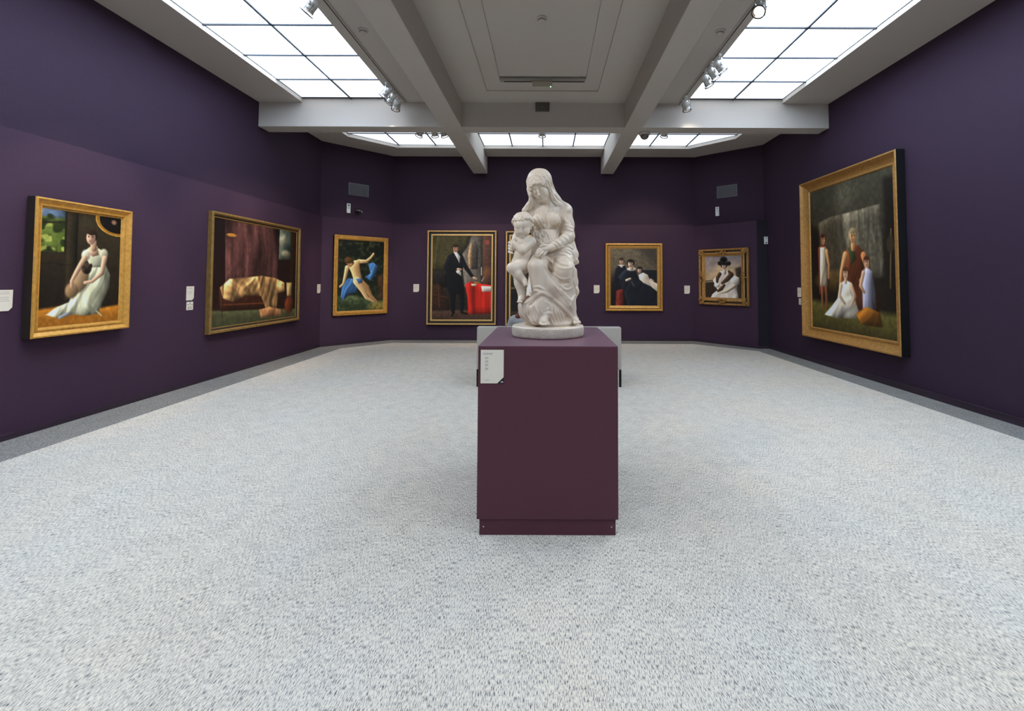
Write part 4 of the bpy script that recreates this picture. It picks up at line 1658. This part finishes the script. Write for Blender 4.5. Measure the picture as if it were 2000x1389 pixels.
def D(u, v, d):
    dx, dy = (u - 1067.) / 920., -(v - 505.83) / 920.
    q = (SY + d) / (_cp - dy * _sp)
    return np.array([dx * q - SX, d, 1.5 + (_sp + dy * _cp) * q - SZ])


def on(clay, u, v, push=0.0, dmin=-.32, dmax=.3):
    """the clay surface under a mark of the drawing, pushed inwards by push"""
    p = clay.hit(D(u, v, dmin), D(u, v, dmax))
    if p is None:
        return None
    dr = D(u, v, dmax) - D(u, v, dmin)
    return p + dr / np.linalg.norm(dr) * push


def spline(pts, n):
    P = np.array(pts, float)
    if len(P) < 3:
        t = np.linspace(0, 1, n)[:, None]
        return P[0] + (P[-1] - P[0]) * t
    out = []
    Q = np.vstack([2 * P[0] - P[1], P, 2 * P[-1] - P[-2]])
    per = max(2, n // (len(P) - 1))
    for i in range(1, len(Q) - 2):
        for t in np.linspace(0, 1, per, endpoint=False):
            a, b, c, d = Q[i - 1:i + 3]
            out.append(.5 * ((2 * b) + (-a + c) * t + (2 * a - 5 * b + 4 * c - d) * t * t + (-a + 3 * b - 3 * c + d) * t ** 3))
    out.append(P[-1])
    return np.array(out)


def ridge(clay, pts, r, k=.012, push=None, cut=False, taper=True, n=18):
    S = spline(pts, n)
    Q = []
    for u, v in S:
        p = on(clay, u, v, (r * .45 if not cut else -r * .35) if push is None else push)
        if p is not None:
            Q.append(p)
    if len(Q) < 2:
        return
    # drop sudden jumps in depth
    segs = [[Q[0]]]
    for a, b in zip(Q, Q[1:]):
        if abs(b[1] - a[1]) > .03:
            segs.append([])
        segs[-1].append(b)
    for sg in segs:
        m = len(sg)
        A = np.array(sg)
        for _ in range(3):
            if m > 2:
                A[1:-1] = (A[:-2] + 2 * A[1:-1] + A[2:]) / 4
        sg = list(A)
        if m < 2:
            continue
        rs = [r * (.35 + .65 * math.sin(math.pi * min(1, max(0, (i + .6) / (m + .2)))) ** .7) if taper else r for i in range(m)]
        clay.chain(sg, rs, k, cut)


def rot3(rx, ry, rz):
    return np.array((Matrix.Rotation(rz, 3, 'Z') @ Matrix.Rotation(ry, 3, 'Y') @ Matrix.Rotation(rx, 3, 'X')))


M_MARBLE = mat('white_marble', (220, 203, 182), .38, spec=.4, noise=(7, .055))
M_MARBLE_ROUGH = mat('rough_marble', (206, 192, 172), .7, spec=.25, noise=(18, .12), bump=(130, .6))

statue = thing('statue', 'white marble statue of a veiled seated mother with a standing child', 'statue', (SX, SY, SZ))

# ---- base ---------------------------------------------------------------------------
bm = BM()
seg = 96
rngb = random.Random(4)
rings = []
for r, z, jit in ((.240, 0, .0), (.247, .002, .003), (.251, .012, .003), (.253, .03, .003), (.253, .05, .003), (.252, .066, .002), (.247, .0735, .001), (.235, .076, 0), (.1, .077, 0)):
    rings.append([bm.verts.new(((r + rngb.uniform(-jit, jit)) * math.cos(2 * math.pi * i / seg) * 1.0, (r + rngb.uniform(-jit, jit)) * math.sin(2 * math.pi * i / seg), z)) for i in range(seg)])
for k, (a, b) in enumerate(zip(rings, rings[1:])):
    for i in range(seg):
        f = bm.faces.new((a[i], a[(i + 1) % seg], b[(i + 1) % seg], b[i]))
        f.material_index = 0 if k < 5 else 1
        f.smooth = True
bm.faces.new(rings[0][::-1])
bm.faces.new(rings[-1]).material_index = 1
obj('base', bm, [M_MARBLE_ROUGH, M_MARBLE], statue)

# ---- the mother -----------------------------------------------------------------------
c = Clay((-.30, -.275, .06), (.30, .27, 1.22), .0027)
# seat and skirts
c.ell(D(1078, 545, .07), (.15, .16, .19), .03)
c.ell(D(1070, 607, .0), (.178, .165, .13), .03)
c.ell(D(1076, 630, .02), (.19, .17, .05), .03)
# pelvis, thighs, shins
c.ell(D(1076, 490, .06), (.150, .12, .085), .03)
c.cone(D(1062, 498, .03), D(1048, 521, -.150), .085, .058, .03)
c.cone(D(1094, 497, .04), D(1102, 526, -.120), .090, .070, .03)
c.cone(D(1048, 521, -.150), D(1059, 606, -.140), .058, .050, .025)
c.cone(D(1102, 528, -.120), D(1111, 600, -.06), .068, .052, .03)
# mantle hanging between and beside the knees
c.chain([D(1056, 530, -.135), D(1080, 556, -.115), D(1104, 590, -.09), D(1116, 614, -.07)], [.035, .055, .05, .03], .035)
c.chain([D(1110, 480, .06), D(1120, 497, .04), D(1123, 512, .02)], [.055, .034, .02], .02)
c.chain([D(1118, 530, .03), D(1121, 550, .03), D(1125, 570, .02), D(1117, 590, .0), D(1112, 606, -.02)], [.034, .028, .020, .022, .03], .02)
c.chain([D(1114, 615, -.05), D(1125, 624, -.05)], [.035, .022], .025)
# under-skirt lobes left: cloth over a rock on which the child stands
c.ell(D(1030, 606, -.07), (.062, .075, .075), .03)
c.ell(D(1022, 597, -.075), (.034, .06, .034), .02)
c.cone(D(1060, 585, -.12), D(1050, 622, -.15), .06, .05, .03)
c.ell(D(1052, 600, -.10), (.09, .09, .09), .03)
# torso
c.cone(D(1067, 478, .045), D(1066, 450, .055), .108, .082, .03)
c.ell(D(1068, 426, .062), (.118, .085, .105), .025)
c.ell(D(1050, 431, -.010), (.043, .044, .045), .016)
c.ell(D(1082, 430, -.010), (.046, .046, .046), .016)
c.cone(D(1072, 405, .055), D(1104, 411, .065), .046, .050, .03)
c.cone(D(1070, 405, .055), D(1035, 414, .07), .046, .046, .03)
c.cone(D(1073, 407, .045), D(1064, 386, .015), .041, .034, .012)
# far back
c.ell(D(1072, 450, .13), (.13, .09, .17), .04)
# her left arm (on the right in view)
c.cone(D(1103, 414, .055), D(1107.5, 440, .055), .051, .049, .02)
c.cone(D(1107.5, 438, .055), D(1109, 461, .015), .049, .046, .02)
c.cone(D(1111, 462, .015), D(1090, 477, -.075), .044, .034, .012)
c.cone(D(1090, 477, -.075), D(1075, 484, -.125), .034, .026, .012)
# her right arm behind the child
c.cone(D(1033, 418, .07), D(1012, 465, .08), .048, .042, .02)
c.cone(D(1012, 465, .08), D(999, 484, -.02), .040, .026, .015)
# cloth details on the body, drawn on the surface
belt = [(1034, 457), (1043, 450), (1056, 447), (1070, 447.5), (1082, 446), (1092, 448)]
ridge(c, belt, .0052, .006, cut=True, taper=False, n=24)
for p in ([(1040, 420), (1050, 434), (1058, 446)], [(1043, 416), (1054, 430), (1062, 445)], [(1047, 413), (1060, 430), (1066, 445)],
          [(1068, 412), (1069, 430), (1071, 445)], [(1074, 440), (1073, 446)], [(1090, 412), (1088, 430), (1080, 445)], [(1093, 420), (1092, 436), (1086, 446)],
          [(1038, 432), (1045, 444), (1050, 448)], [(1062, 438), (1064, 446)], [(1078, 436), (1077, 446)], [(1094, 410), (1095, 425), (1094, 442)]):
    ridge(c, p, .0074, .005)
for p in ([(1046, 420), (1056, 438), (1060, 446)], [(1066, 420), (1068, 436), (1068, 446)], [(1083, 440), (1079, 446)], [(1091, 436), (1084, 446)]):
    ridge(c, p, .0058, .005, cut=True)
for p in ([(1046, 452), (1050, 464), (1048, 474)], [(1054, 450), (1060, 460), (1066, 462)], [(1062, 450), (1070, 458), (1074, 470)], [(1074, 450), (1076, 460), (1080, 472)],
          [(1086, 450), (1084, 462), (1086, 474)], [(1052, 454), (1056, 468), (1056, 478)], [(1080, 451), (1081, 463), (1078, 476)], [(1042, 456), (1044, 468), (1042, 478)]):
    ridge(c, p, .0068, .005)
ridge(c, [(1042, 413), (1055, 409.5), (1070, 408), (1086, 405), (1094, 403)], .0042, .004, taper=False, n=24)
for p in ([(1044, 412), (1046, 424), (1052, 440)], [(1049, 411), (1053, 424), (1059, 442)], [(1080, 408), (1084, 420), (1082, 440)], [(1087, 406), (1090, 424), (1084, 443)], [(1060, 410), (1063, 424), (1065, 440)], [(1074, 409), (1075, 424), (1074, 440)]):
    ridge(c, p, .0042, .005)
for p in ([(1041, 466), (1050, 470), (1060, 480)], [(1046, 460), (1058, 466), (1072, 482)], [(1090, 456), (1088, 466), (1080, 480)], [(1050, 478), (1064, 476), (1080, 470)], [(1066, 452), (1066, 460), (1060, 470)], [(1058, 451), (1054, 460), (1053, 472)]):
    ridge(c, p, .0050, .006)
# sleeve: band above the elbow, wrinkles on the forearm, seam of the armhole
ridge(c, [(1096, 442), (1104, 441), (1112, 443), (1119, 446)], .008, .008)
ridge(c, [(1095, 449), (1103, 446), (1112, 449), (1119, 452)], .0085, .008)
ridge(c, [(1096, 445.5), (1105, 443.6), (1118, 449)], .0045, .005, cut=True)
ridge(c, [(1094, 408), (1094, 424), (1095, 442)], .005, .006, cut=True)
for p in ([(1096, 455), (1106, 456), (1116, 464)], [(1092, 461), (1101, 463), (1111, 471)], [(1088, 466), (1096, 469), (1104, 477)], [(1083, 470), (1090, 474), (1097, 481)], [(1080, 475), (1085, 478), (1090, 484)],
          [(1098, 428), (1106, 432), (1102, 440)], [(1101, 418), (1104, 430), (1110, 438)], [(1112, 420), (1115, 432), (1118, 441)]):
    ridge(c, p, .0060, .005)
# folds across the lap
for p, r in (([(1052, 501), (1064, 503), (1074, 509), (1084, 517), (1092, 523), (1104, 525), (1116, 523)], .0085), ([(1070, 500), (1082, 497), (1096, 497), (1108, 502), (1116, 512), (1117, 522)], .0085),
             ([(1080, 506), (1092, 502), (1104, 504), (1112, 512)], .007), ([(1086, 512), (1098, 508), (1108, 511)], .0065), ([(1078, 492), (1092, 488), (1106, 487), (1118, 494), (1123, 505)], .009),
             ([(1096, 483), (1108, 480), (1118, 486)], .008), ([(1088, 490), (1104, 492), (1116, 500), (1121, 510)], .007), ([(1124, 506), (1128, 513), (1124, 522)], .009),
             ([(1038, 506), (1043, 502), (1052, 500)], .007), ([(1034, 522), (1038, 510), (1046, 503)], .006)):
    ridge(c, p, r * 1.12, .007)
for p, r in (([(1074, 503), (1086, 512), (1096, 519), (1110, 520)], .006), ([(1090, 499), (1106, 500), (1114, 508)], .005), ([(1070, 497), (1084, 493), (1100, 490), (1118, 499)], .0055), ([(1119, 512), (1120, 526), (1119, 545)], .006)):
    ridge(c, p, r, .010, cut=True)
# mantle over the shins
for p, r in (([(1060, 514), (1066, 528), (1074, 541), (1086, 558), (1098, 574), (1110, 590), (1118, 604)], .0105), ([(1074, 520), (1080, 532), (1090, 541), (1102, 545), (1114, 542)], .0065),
             ([(1084, 546), (1096, 560), (1108, 566), (1119, 560)], .006), ([(1088, 556), (1102, 574), (1114, 586), (1120, 588)], .006), ([(1034, 540), (1032, 560), (1031, 578)], .006),
             ([(1038, 572), (1046, 568), (1054, 570)], .006), ([(1042, 562), (1052, 560), (1062, 566), (1070, 574)], .0055), ([(1120, 546), (1123, 560), (1129, 569), (1122, 578)], .008), ([(1121, 578), (1116, 590), (1114, 600)], .006)):
    ridge(c, p, r * 1.1, .008)
for p, r in (([(1066, 524), (1072, 536), (1082, 549), (1094, 564)], .007), ([(1082, 540), (1094, 552), (1110, 553)], .006)):
    ridge(c, p, r, .014, cut=True)
# lower edge of the mantle, rolled and undercut
edge = [(1024, 593), (1032, 590), (1042, 583), (1052, 574), (1058, 571), (1066, 575), (1078, 582), (1090, 591), (1101, 601), (1111, 612), (1120, 622)]
ridge(c, edge, .0110, .006, taper=False, n=44)
under = [(1034, 597), (1045, 589), (1054, 581), (1060, 579), (1068, 583), (1080, 591), (1090, 599), (1100, 609), (1110, 619)]
ridge(c, under, .0095, .006, cut=True, taper=False, n=40)
# pleats of the under-skirt
for p, r in (([(1017, 598), (1019, 612), (1030, 626), (1042, 632)], .0065), ([(1024, 600), (1025, 613), (1034, 626), (1044, 633)], .006), ([(1031, 600), (1031, 614), (1039, 627)], .006), ([(1037, 597), (1036, 612), (1043, 628)], .0055),
             ([(1042, 592), (1041, 606), (1042, 618), (1047, 630)], .006), ([(1047, 588), (1046, 600), (1052, 612), (1049, 626)], .006), ([(1052, 585), (1054, 598), (1058, 611), (1062, 616)], .0065), ([(1062, 588), (1072, 594), (1075, 600), (1066, 606)], .006),
             ([(1078, 592), (1078, 606), (1082, 620), (1086, 632)], .006), ([(1084, 597), (1085, 610), (1089, 622), (1093, 632)], .006), ([(1090, 602), (1092, 614), (1097, 626), (1100, 633)], .0055), ([(1096, 607), (1098, 617), (1103, 628)], .0055),
             ([(1102, 612), (1104, 620), (1109, 629)], .0055), ([(1074, 596), (1074, 612), (1078, 628), (1082, 633)], .0055), ([(1108, 617), (1112, 626), (1116, 630)], .005), ([(1062, 613), (1070, 611), (1077, 613), (1080, 622)], .0085)):
    ridge(c, p, r * 1.12, .005)
for p, r in (([(1034, 600), (1034, 614), (1041, 628)], .004), ([(1044, 594), (1043, 610), (1046, 626)], .004), ([(1081, 598), (1082, 612), (1086, 628)], .004), ([(1087, 602), (1090, 616), (1095, 630)], .004), ([(1094, 607), (1097, 620), (1101, 632)], .004), ([(1021, 600), (1022, 613), (1032, 627)], .004)):
    ridge(c, p, r, .006, cut=True)
# feet
c.cone(D(1065, 612, -.155), D(1062.5, 629, -.195), .030, .027, .012, flat=((0, 0, 1), .85))
for q, (u, v) in enumerate(((1054.5, 633), (1058.4, 634.2), (1062.4, 634.6), (1066.6, 634.4), (1071.5, 633.5))):
    r = .0078 if q < 4 else .0098
    c.cone(D(u * .8 + 1063 * .2, v - 4, -.200), D(u, v, -.226), r, r, .004)
c.cone(D(1117, 620, -.07), D(1127, 628, -.10), .024, .018, .012)
for q in range(4):
    c.cone(D(1122 + q * 3.4, 628.5, -.105), D(1122.5 + q * 3.6, 631.5 - q * .4, -.128 + q * .006), .0085, .0070, .004)
# her left hand on the lap
c.cone(D(1076, 484, -.128), D(1062, 488, -.165), .026, .021, .010, flat=((0, .5, 1), .75))
for f in ([(1060, 482.5, -.162), (1051, 488.5, -.186), (1047, 495.5, -.188)], [(1061, 485.5, -.168), (1053, 493, -.192), (1049, 500, -.192)], [(1064, 488.5, -.168), (1057, 496, -.192), (1052, 501.5, -.190)], [(1067.5, 491, -.160), (1062, 497.5, -.182), (1058, 502, -.182)]):
    c.chain([D(*q) for q in f], [.0095, .0085, .0068], .003)
c.chain([D(1070, 481, -.150), D(1060, 479, -.175), D(1055, 481.5, -.185)], [.012, .0095, .007], .004)
# her right hand holding the child's side
c.ell(D(998.5, 484, -.04), (.017, .03, .036), .01)
for q in range(4):
    c.chain([D(994.5, 474 + q * 6, -.05), D(995.5, 475 + q * 6, -.10), D(1001, 476.5 + q * 6, -.125)], [.010, .009, .007], .003)
# head: turned and bowed to the child
HM = rot3(R(26), R(-17), R(-24))
HC = D(1054.5, 366, .0)


def hp(x, y, z):
    return HC + HM @ np.array((x, y, z))


# veil: hood over the head, then falling to both shoulders and down the back
c.ell(hp(-.001, .035, .038), (.085, .102, .094), .02, HM)
c.ell(D(1060, 346, .035), (.052, .065, .055), .02)
c.cone(D(1060, 354, .06), D(1073, 405, .12), .060, .088, .03)
c.cone(D(1074, 405, .12), D(1074, 460, .15), .10, .12, .04)
c.chain([D(1069, 362, .03), D(1076, 380, .035), D(1088, 394, .05), D(1104, 403, .06)], [.030, .027, .026, .023], .018)
c.chain([D(1034, 355, .0), D(1036, 376, .0), D(1038, 390, .01), D(1033, 402, .03), D(1026, 412, .05)], [.020, .018, .016, .021, .026], .018)
# hollow for the face, then the face itself
c.ell(hp(0, -.085, -.028), (.063, .10, .094), .012, HM, cut=True)
c.cone(hp(0, -.06, -.09), D(1062, 402, -.09), .05, .055, .015, cut=True)
c.cone(D(1073, 408, .045), hp(0, .012, -.06), .040, .036, .012)
c.ell(D(1069, 412, .035), (.085, .05, .03), .02)
c.ell(hp(0, .025, .025), (.068, .080, .074), .01, HM)
c.ell(hp(0, -.010, -.024), (.0535, .064, .078), .012, HM)
c.ell(hp(0, -.030, .030), (.050, .048, .040), .02, HM)
c.ell(hp(0, -.048, -.084), (.020, .019, .018), .02, HM)
for s in (-1, 1):
    c.ell(hp(s * .030, -.040, -.036), (.022, .027, .030), .014, HM)
    c.ell(hp(s * .0255, -.080, -.004), (.0165, .0125, .0105), .010, HM, cut=True)
    c.ell(hp(s * .0260, -.0610, -.0065), (.0155, .0130, .0110), .003, HM)
    c.chain([hp(s * .012, -.0735, -.010), hp(s * .026, -.0755, -.0150), hp(s * .040, -.064, -.011)], [.0018, .0026, .0018], .002)
    c.ell(hp(s * .0075, -.084, -.036), (.0065, .0075, .006), .005, HM)
c.chain([hp(0, -.074, .018), hp(0, -.081, -.010), hp(0, -.0935, -.034)], [.0060, .0058, .0078], .010)
c.chain([hp(-.015, -.068, -.057), hp(-.004, -.0745, -.0545), hp(.004, -.0745, -.0545), hp(.015, -.068, -.057)], [.0028, .0044, .0044, .0028], .004)
c.chain([hp(-.012, -.067, -.064), hp(0, -.0715, -.066), hp(.012, -.067, -.064)], [.003, .0052, .003], .005)
c.chain([hp(-.017, -.076, -.0602), hp(0, -.083, -.0602), hp(.017, -.076, -.0602)], .0020, .002, cut=True)
# waved hair framing the brow and a lock on the shoulder
for sgn in (-1, 1):
    for q in range(6):
        pts, rs = [], []
        for t in np.linspace(0, 1, 13):
            a = math.pi / 2 * (1 - t * 1.12)
            rx, rz = .052 + q * .0062, .050 + q * .0085
            wv = .0030 * math.sin(t * 19 + q * 2.1)
            x, z = sgn * (rx * math.cos(a) + wv), rz * math.sin(a) + wv
            y = -.0790 + q * .0085 + .046 * t * t + .003 * math.sin(t * 16 + q)
            pts.append(hp(x, y, z))
            rs.append(.0076 + .0015 * math.sin(t * 19 + q * 1.3))
        c.chain(pts, rs, .003)
c.chain([D(1033, 354, .0), D(1034, 368, -.012), D(1036, 380, -.018), D(1038, 391, -.008), D(1034, 401, .015), D(1027, 412, .035)], [.015, .0150, .0145, .0160, .021, .026], .012)
c.ell(D(1047, 396, .030), (.040, .035, .055), .015)
c.chain([D(1075.5, 372, -.01), D(1079, 386, .0), D(1087, 396, .012), D(1100, 402, .035)], [.014, .015, .015, .012], .012)
for q in range(10):
    c.ell(D(1043 - q * 1.2 + .9 * math.sin(q * 1.9), 392 + q * 2.0, -.012 + q * .002), .0095 - q * .0004, .004)
c.chain([D(1084, 397, .0), D(1086, 402, .0)], [.008, .006], .004)
# veil folds
for p, r in (([(1062, 333), (1071, 348), (1078, 368), (1085, 384), (1098, 396), (1108, 402)], .006), ([(1067, 334), (1075, 350), (1081, 368), (1090, 386), (1104, 398)], .006), ([(1058, 336), (1068, 350), (1075, 368), (1081, 386), (1092, 397)], .0055),
             ([(1028, 352), (1036, 345), (1047, 342), (1058, 346), (1067, 356), (1073, 370), (1077, 386)], .0062), ([(1027, 362), (1032, 378), (1036, 392), (1028, 404)], .006), ([(1037, 385), (1040, 397), (1033, 411)], .0052), ([(1033, 388), (1035, 398), (1029, 411)], .005), ([(1074, 380), (1082, 396), (1096, 401)], .006)):
    ridge(c, p, r, .006)
for p, r in (([(1065, 338), (1074, 356), (1080, 374), (1090, 390)], .0042), ([(1070, 345), (1077, 362), (1084, 378)], .0038), ([(1058, 342), (1068, 355), (1076, 374)], .0038)):
    ridge(c, p, r, .006, cut=True)
me = c.mesh('mother')
objm('seated_mother', me, M_MARBLE, statue, True)

# ---- the child -------------------------------------------------------------------------
k_ = Clay((-.32, -.29, .18), (-.06, .0, .98), .0025)
k_.ell(D(1018, 514, -.085), (.060, .055, .05), .02)
k_.cone(D(1019, 508, -.085), D(1023, 476, -.095), .058, .058, .02)
k_.ell(D(1017, 500, -.115), (.046, .035, .05), .02)
k_.cone(D(1008, 471, -.105), D(1036, 472, -.095), .032, .036, .02)
k_.cone(D(1022, 470, -.10), D(1021, 458, -.115), .030, .030, .012)
k_.cone(D(1038, 473, -.10), D(1020, 489, -.162), .033, .028, .008)
k_.cone(D(1020, 489, -.162), D(1005, 477, -.150), .027, .019, .010)
k_.ell(D(1003.5, 475, -.148), (.016, .015, .018), .008)
for q in range(3):
    k_.cone(D(1003 + q * .6, 473 - q * 1.4, -.15), D(1001.5 + q * 1.6, 468.5 - q * .9, -.15), .0062, .005, .002)
k_.cone(D(1007, 471, -.11), D(1002, 483, -.115), .027, .022, .01)
k_.cone(D(1002, 483, -.115), D(1010, 478, -.15), .020, .016, .01)
# raised leg
k_.cone(D(1026, 519, -.105), D(1000.5, 524, -.185), .050, .036, .015)
k_.cone(D(1000.5, 524, -.185), D(1012, 537, -.180), .036, .031, .012)
k_.cone(D(1012, 537, -.180), D(1023, 547, -.175), .031, .021, .012)
k_.cone(D(1024, 548, -.178), D(1027, 555, -.205), .019, .015, .008)
for q in range(4):
    k_.ell(D(1024.5 + q * 1.9, 557.5 - q * .5, -.214), .0062, .003)
# standing leg
k_.cone(D(1013, 519, -.085), D(1016, 553, -.095), .056, .038, .02)
k_.cone(D(1016, 553, -.095), D(1019.5, 579, -.10), .037, .025, .02)
k_.cone(D(1019, 582, -.105), D(1016, 588, -.145), .023, .017, .01)
for q in range(4):
    k_.ell(D(1011.5 + q * 2.6, 590, -.158), .0065, .003)
# head
CM = rot3(R(20), R(-4), R(-12))
CC = D(1020, 442, -.12)


def cq(x, y, z):
    return CC + CM @ np.array((x, y, z))


k_.ell(cq(.003, .018, .022), (.064, .068, .060), .01, CM)
k_.ell(cq(0, -.010, -.020), (.053, .054, .054), .012, CM)
k_.ell(cq(0, -.026, .018), (.044, .038, .030), .02, CM)
for s in (-1, 1):
    k_.ell(cq(s * .028, -.036, -.036), (.023, .022, .023), .014, CM)
    k_.ell(cq(s * .0215, -.066, -.008), (.0135, .0095, .0085), .008, CM, cut=True)
    k_.ell(cq(s * .0220, -.0500, -.011), (.0130, .0105, .0085), .003, CM)
    k_.chain([cq(s * .011, -.0600, -.014), cq(s * .022, -.0610, -.0175), cq(s * .032, -.0535, -.014)], [.0015, .0022, .0015], .002)
    k_.ell(cq(s * .055, .004, -.016), (.007, .013, .016), .004, CM)
    k_.ell(cq(s * .0065, -.066, -.0285), (.0055, .006, .0048), .004, CM)
k_.ell(cq(0, -.046, -.062), (.016, .014, .012), .014, CM)
k_.chain([cq(0, -.059, .008), cq(0, -.0635, -.010), cq(0, -.0715, -.0270)], [.005, .005, .0072], .009)
k_.chain([cq(-.011, -.057, -.044), cq(0, -.0625, -.0415), cq(.011, -.057, -.044)], [.0026, .0046, .0026], .004)
k_.chain([cq(-.009, -.0565, -.0495), cq(0, -.060, -.0515), cq(.009, -.0565, -.0495)], [.0026, .0046, .0026], .004)
k_.chain([cq(-.013, -.0655, -.0465), cq(0, -.0715, -.0465), cq(.013, -.0655, -.0465)], .0018, .002, cut=True)
# curls
rg = random.Random(11)
n = 210
for q in range(n):
    z = 1 - 1.5 * (q + .5) / n
    a = q * 2.39996
    r = math.sqrt(max(0, 1 - z * z))
    x, y = r * math.cos(a), r * math.sin(a)
    if y < -.35 and z < .42:
        continue
    if y < 0 and z < .05:
        continue
    p = cq(.003 + x * .067, .018 + y * .071, .022 + z * .064)
    k_.ell(p, rg.uniform(.0075, .0125), .0045)
for q in range(46):
    a, z = rg.uniform(0, 6.283), rg.uniform(.1, 1)
    r = math.sqrt(1 - z * z)
    x, y = r * math.cos(a), r * math.sin(a)
    if y < -.3 and z < .5:
        continue
    k_.ell(cq(.003 + x * .079, .018 + y * .083, .022 + z * .077), rg.uniform(.004, .007), .004, cut=True)
me = k_.mesh('child')
objm('standing_child', me, M_MARBLE, statue, True)
del c, k_


# ================================================================== VISITOR ON THE SOFA (seen from behind, mostly hidden)
M_SKIN = mat('skin', (214, 164, 138), .55)
M_SWEATER = mat('grey_sweater', (168, 164, 160), .9, spec=.1, noise=(120, .10), bump=(220, .4))
M_TROUSERS = mat('dark_trousers', (46, 48, 58), .9)
M_HAIR = mat('auburn_hair', (112, 62, 40), .55, noise=(60, .3, (1, 1, .1)))
M_SCARF = mat('rust_scarf', (128, 48, 42), .9, noise=(50, .15))
M_SHOE = mat('dark_shoe', (30, 28, 28), .5)
per = thing('person', 'visitor in grey sweater with auburn hair sitting on the sofa', 'person', (-.30, 7.0, 0))


def P3(x, y, z):
    return np.array((x, y, z), float)


LO, HI, HH = (-.42, -.32, -.02), (.42, .74, 1.36), .009
b = Clay(LO, HI, HH)
b.ell(P3(0, -.02, .61), (.15, .11, .10), .04)
b.cone(P3(0, -.03, .63), P3(0, -.07, .86), .12, .135, .04)
b.cone(P3(-.13, -.07, .905), P3(.13, -.07, .905), .065, .065, .04)
b.cone(P3(.01, -.07, .93), P3(.03, -.055, 1.03), .052, .048, .02)
b.ell(P3(.035, -.05, 1.135), (.072, .092, .11), .02)
b.ell(P3(.035, .025, 1.105), (.05, .03, .07), .02)
b.ell(P3(.035, .062, 1.115), (.012, .018, .02), .01)
for sx in (-1, 1):
    b.ell(P3(.035 + sx * .075, -.045, 1.13), (.012, .02, .032), .006)
    b.ell(P3(.035 + sx * .026, .058, 1.145), (.012, .008, .006), .004)
    b.cone(P3(sx * .18, -.07, .89), P3(sx * .245, -.06, .70), .05, .042, .03)
    b.cone(P3(sx * .245, -.06, .70), P3(sx * .13, .16, .70), .04, .027, .02)
    b.ell(P3(sx * .10, .21, .695), (.04, .05, .018), .012)
    for q in range(4):
        b.chain([P3(sx * (.125 - q * .017), .245, .697), P3(sx * (.12 - q * .017), .285, .693), P3(sx * (.118 - q * .017), .31, .684)], .0095, .004)
    b.chain([P3(sx * .07, .20, .697), P3(sx * .045, .235, .70), P3(sx * .04, .255, .695)], .0105, .005)
    b.cone(P3(sx * .09, .02, .59), P3(sx * .11, .48, .57), .080, .058, .03)
    b.cone(P3(sx * .11, .48, .57), P3(sx * .12, .51, .10), .055, .036, .03)
    b.cone(P3(sx * .12, .50, .05), P3(sx * .13, .62, .035), .036, .03, .02)
objm('body', b.mesh('body'), M_SKIN, per, True)

g = Clay(LO, HI, HH)
g.cone(P3(0, -.03, .66), P3(0, -.065, .85), .145, .15, .04)
g.cone(P3(-.15, -.07, .905), P3(.15, -.07, .905), .078, .078, .05)
g.cone(P3(0, -.07, .93), P3(.02, -.06, .985), .075, .062, .03)
for sx in (-1, 1):
    g.cone(P3(sx * .19, -.07, .885), P3(sx * .258, -.06, .70), .066, .056, .03)
    g.cone(P3(sx * .258, -.06, .70), P3(sx * .14, .145, .702), .054, .040, .02)
objm('sweater', g.mesh('sweater'), M_SWEATER, per, True)

g = Clay(LO, HI, HH)
g.ell(P3(0, -.02, .61), (.165, .125, .095), .03)
for sx in (-1, 1):
    g.cone(P3(sx * .09, .02, .595), P3(sx * .11, .48, .575), .090, .068, .03)
    g.cone(P3(sx * .11, .48, .575), P3(sx * .12, .51, .10), .066, .050, .03)
objm('trousers', g.mesh('trousers'), M_TROUSERS, per, True)

g = Clay(LO, HI, .007)
g.ell(P3(.035, -.065, 1.155), (.088, .095, .108), .02)
g.cone(P3(.02, -.10, 1.10), P3(-.06, -.135, 1.00), .075, .055, .03)
g.cone(P3(-.06, -.135, 1.00), P3(-.125, -.145, .965), .045, .026, .02)
g.cone(P3(.06, -.10, 1.10), P3(.07, -.13, .98), .06, .035, .03)
for q in range(9):
    x = -.02 + q * .014
    g.chain([P3(x + .01, -.15, 1.16), P3(x - .01, -.165, 1.08), P3(x * 1.6 - .08, -.17, .985)], [.006, .008, .006], .006)
g.ell(P3(.035, .055, 1.10), (.062, .07, .105), .01, cut=True)
objm('hair', g.mesh('hair'), M_HAIR, per, True)

g = Clay(LO, HI, .007)
for q in range(18):
    a, a2 = q * math.pi / 9, (q + 1) * math.pi / 9
    g.cone(P3(.02 + .085 * math.cos(a), -.065 + .08 * math.sin(a), .975 + .012 * math.sin(3 * a)), P3(.02 + .085 * math.cos(a2), -.065 + .08 * math.sin(a2), .975 + .012 * math.sin(3 * a2)), .036, .036, .02)
g.cone(P3(-.04, -.14, .97), P3(-.10, -.15, .955), .034, .022, .02)
objm('scarf', g.mesh('scarf'), M_SCARF, per, True)
for sx in (-1, 1):
    g = Clay((-.3, .37, -.01), (.3, .71, .16), .007)
    g.cone(P3(sx * .12, .495, .055), P3(sx * .13, .62, .038), .05, .04, .02)
    g.cone(P3(sx * .12, .50, .08), P3(sx * .12, .50, .05), .045, .048, .02)
    g.ell(P3(sx * .125, .56, -.03), (.2, .2, .03), .002, cut=True)
    objm('shoe', g.mesh('shoe'), M_SHOE, per, True)
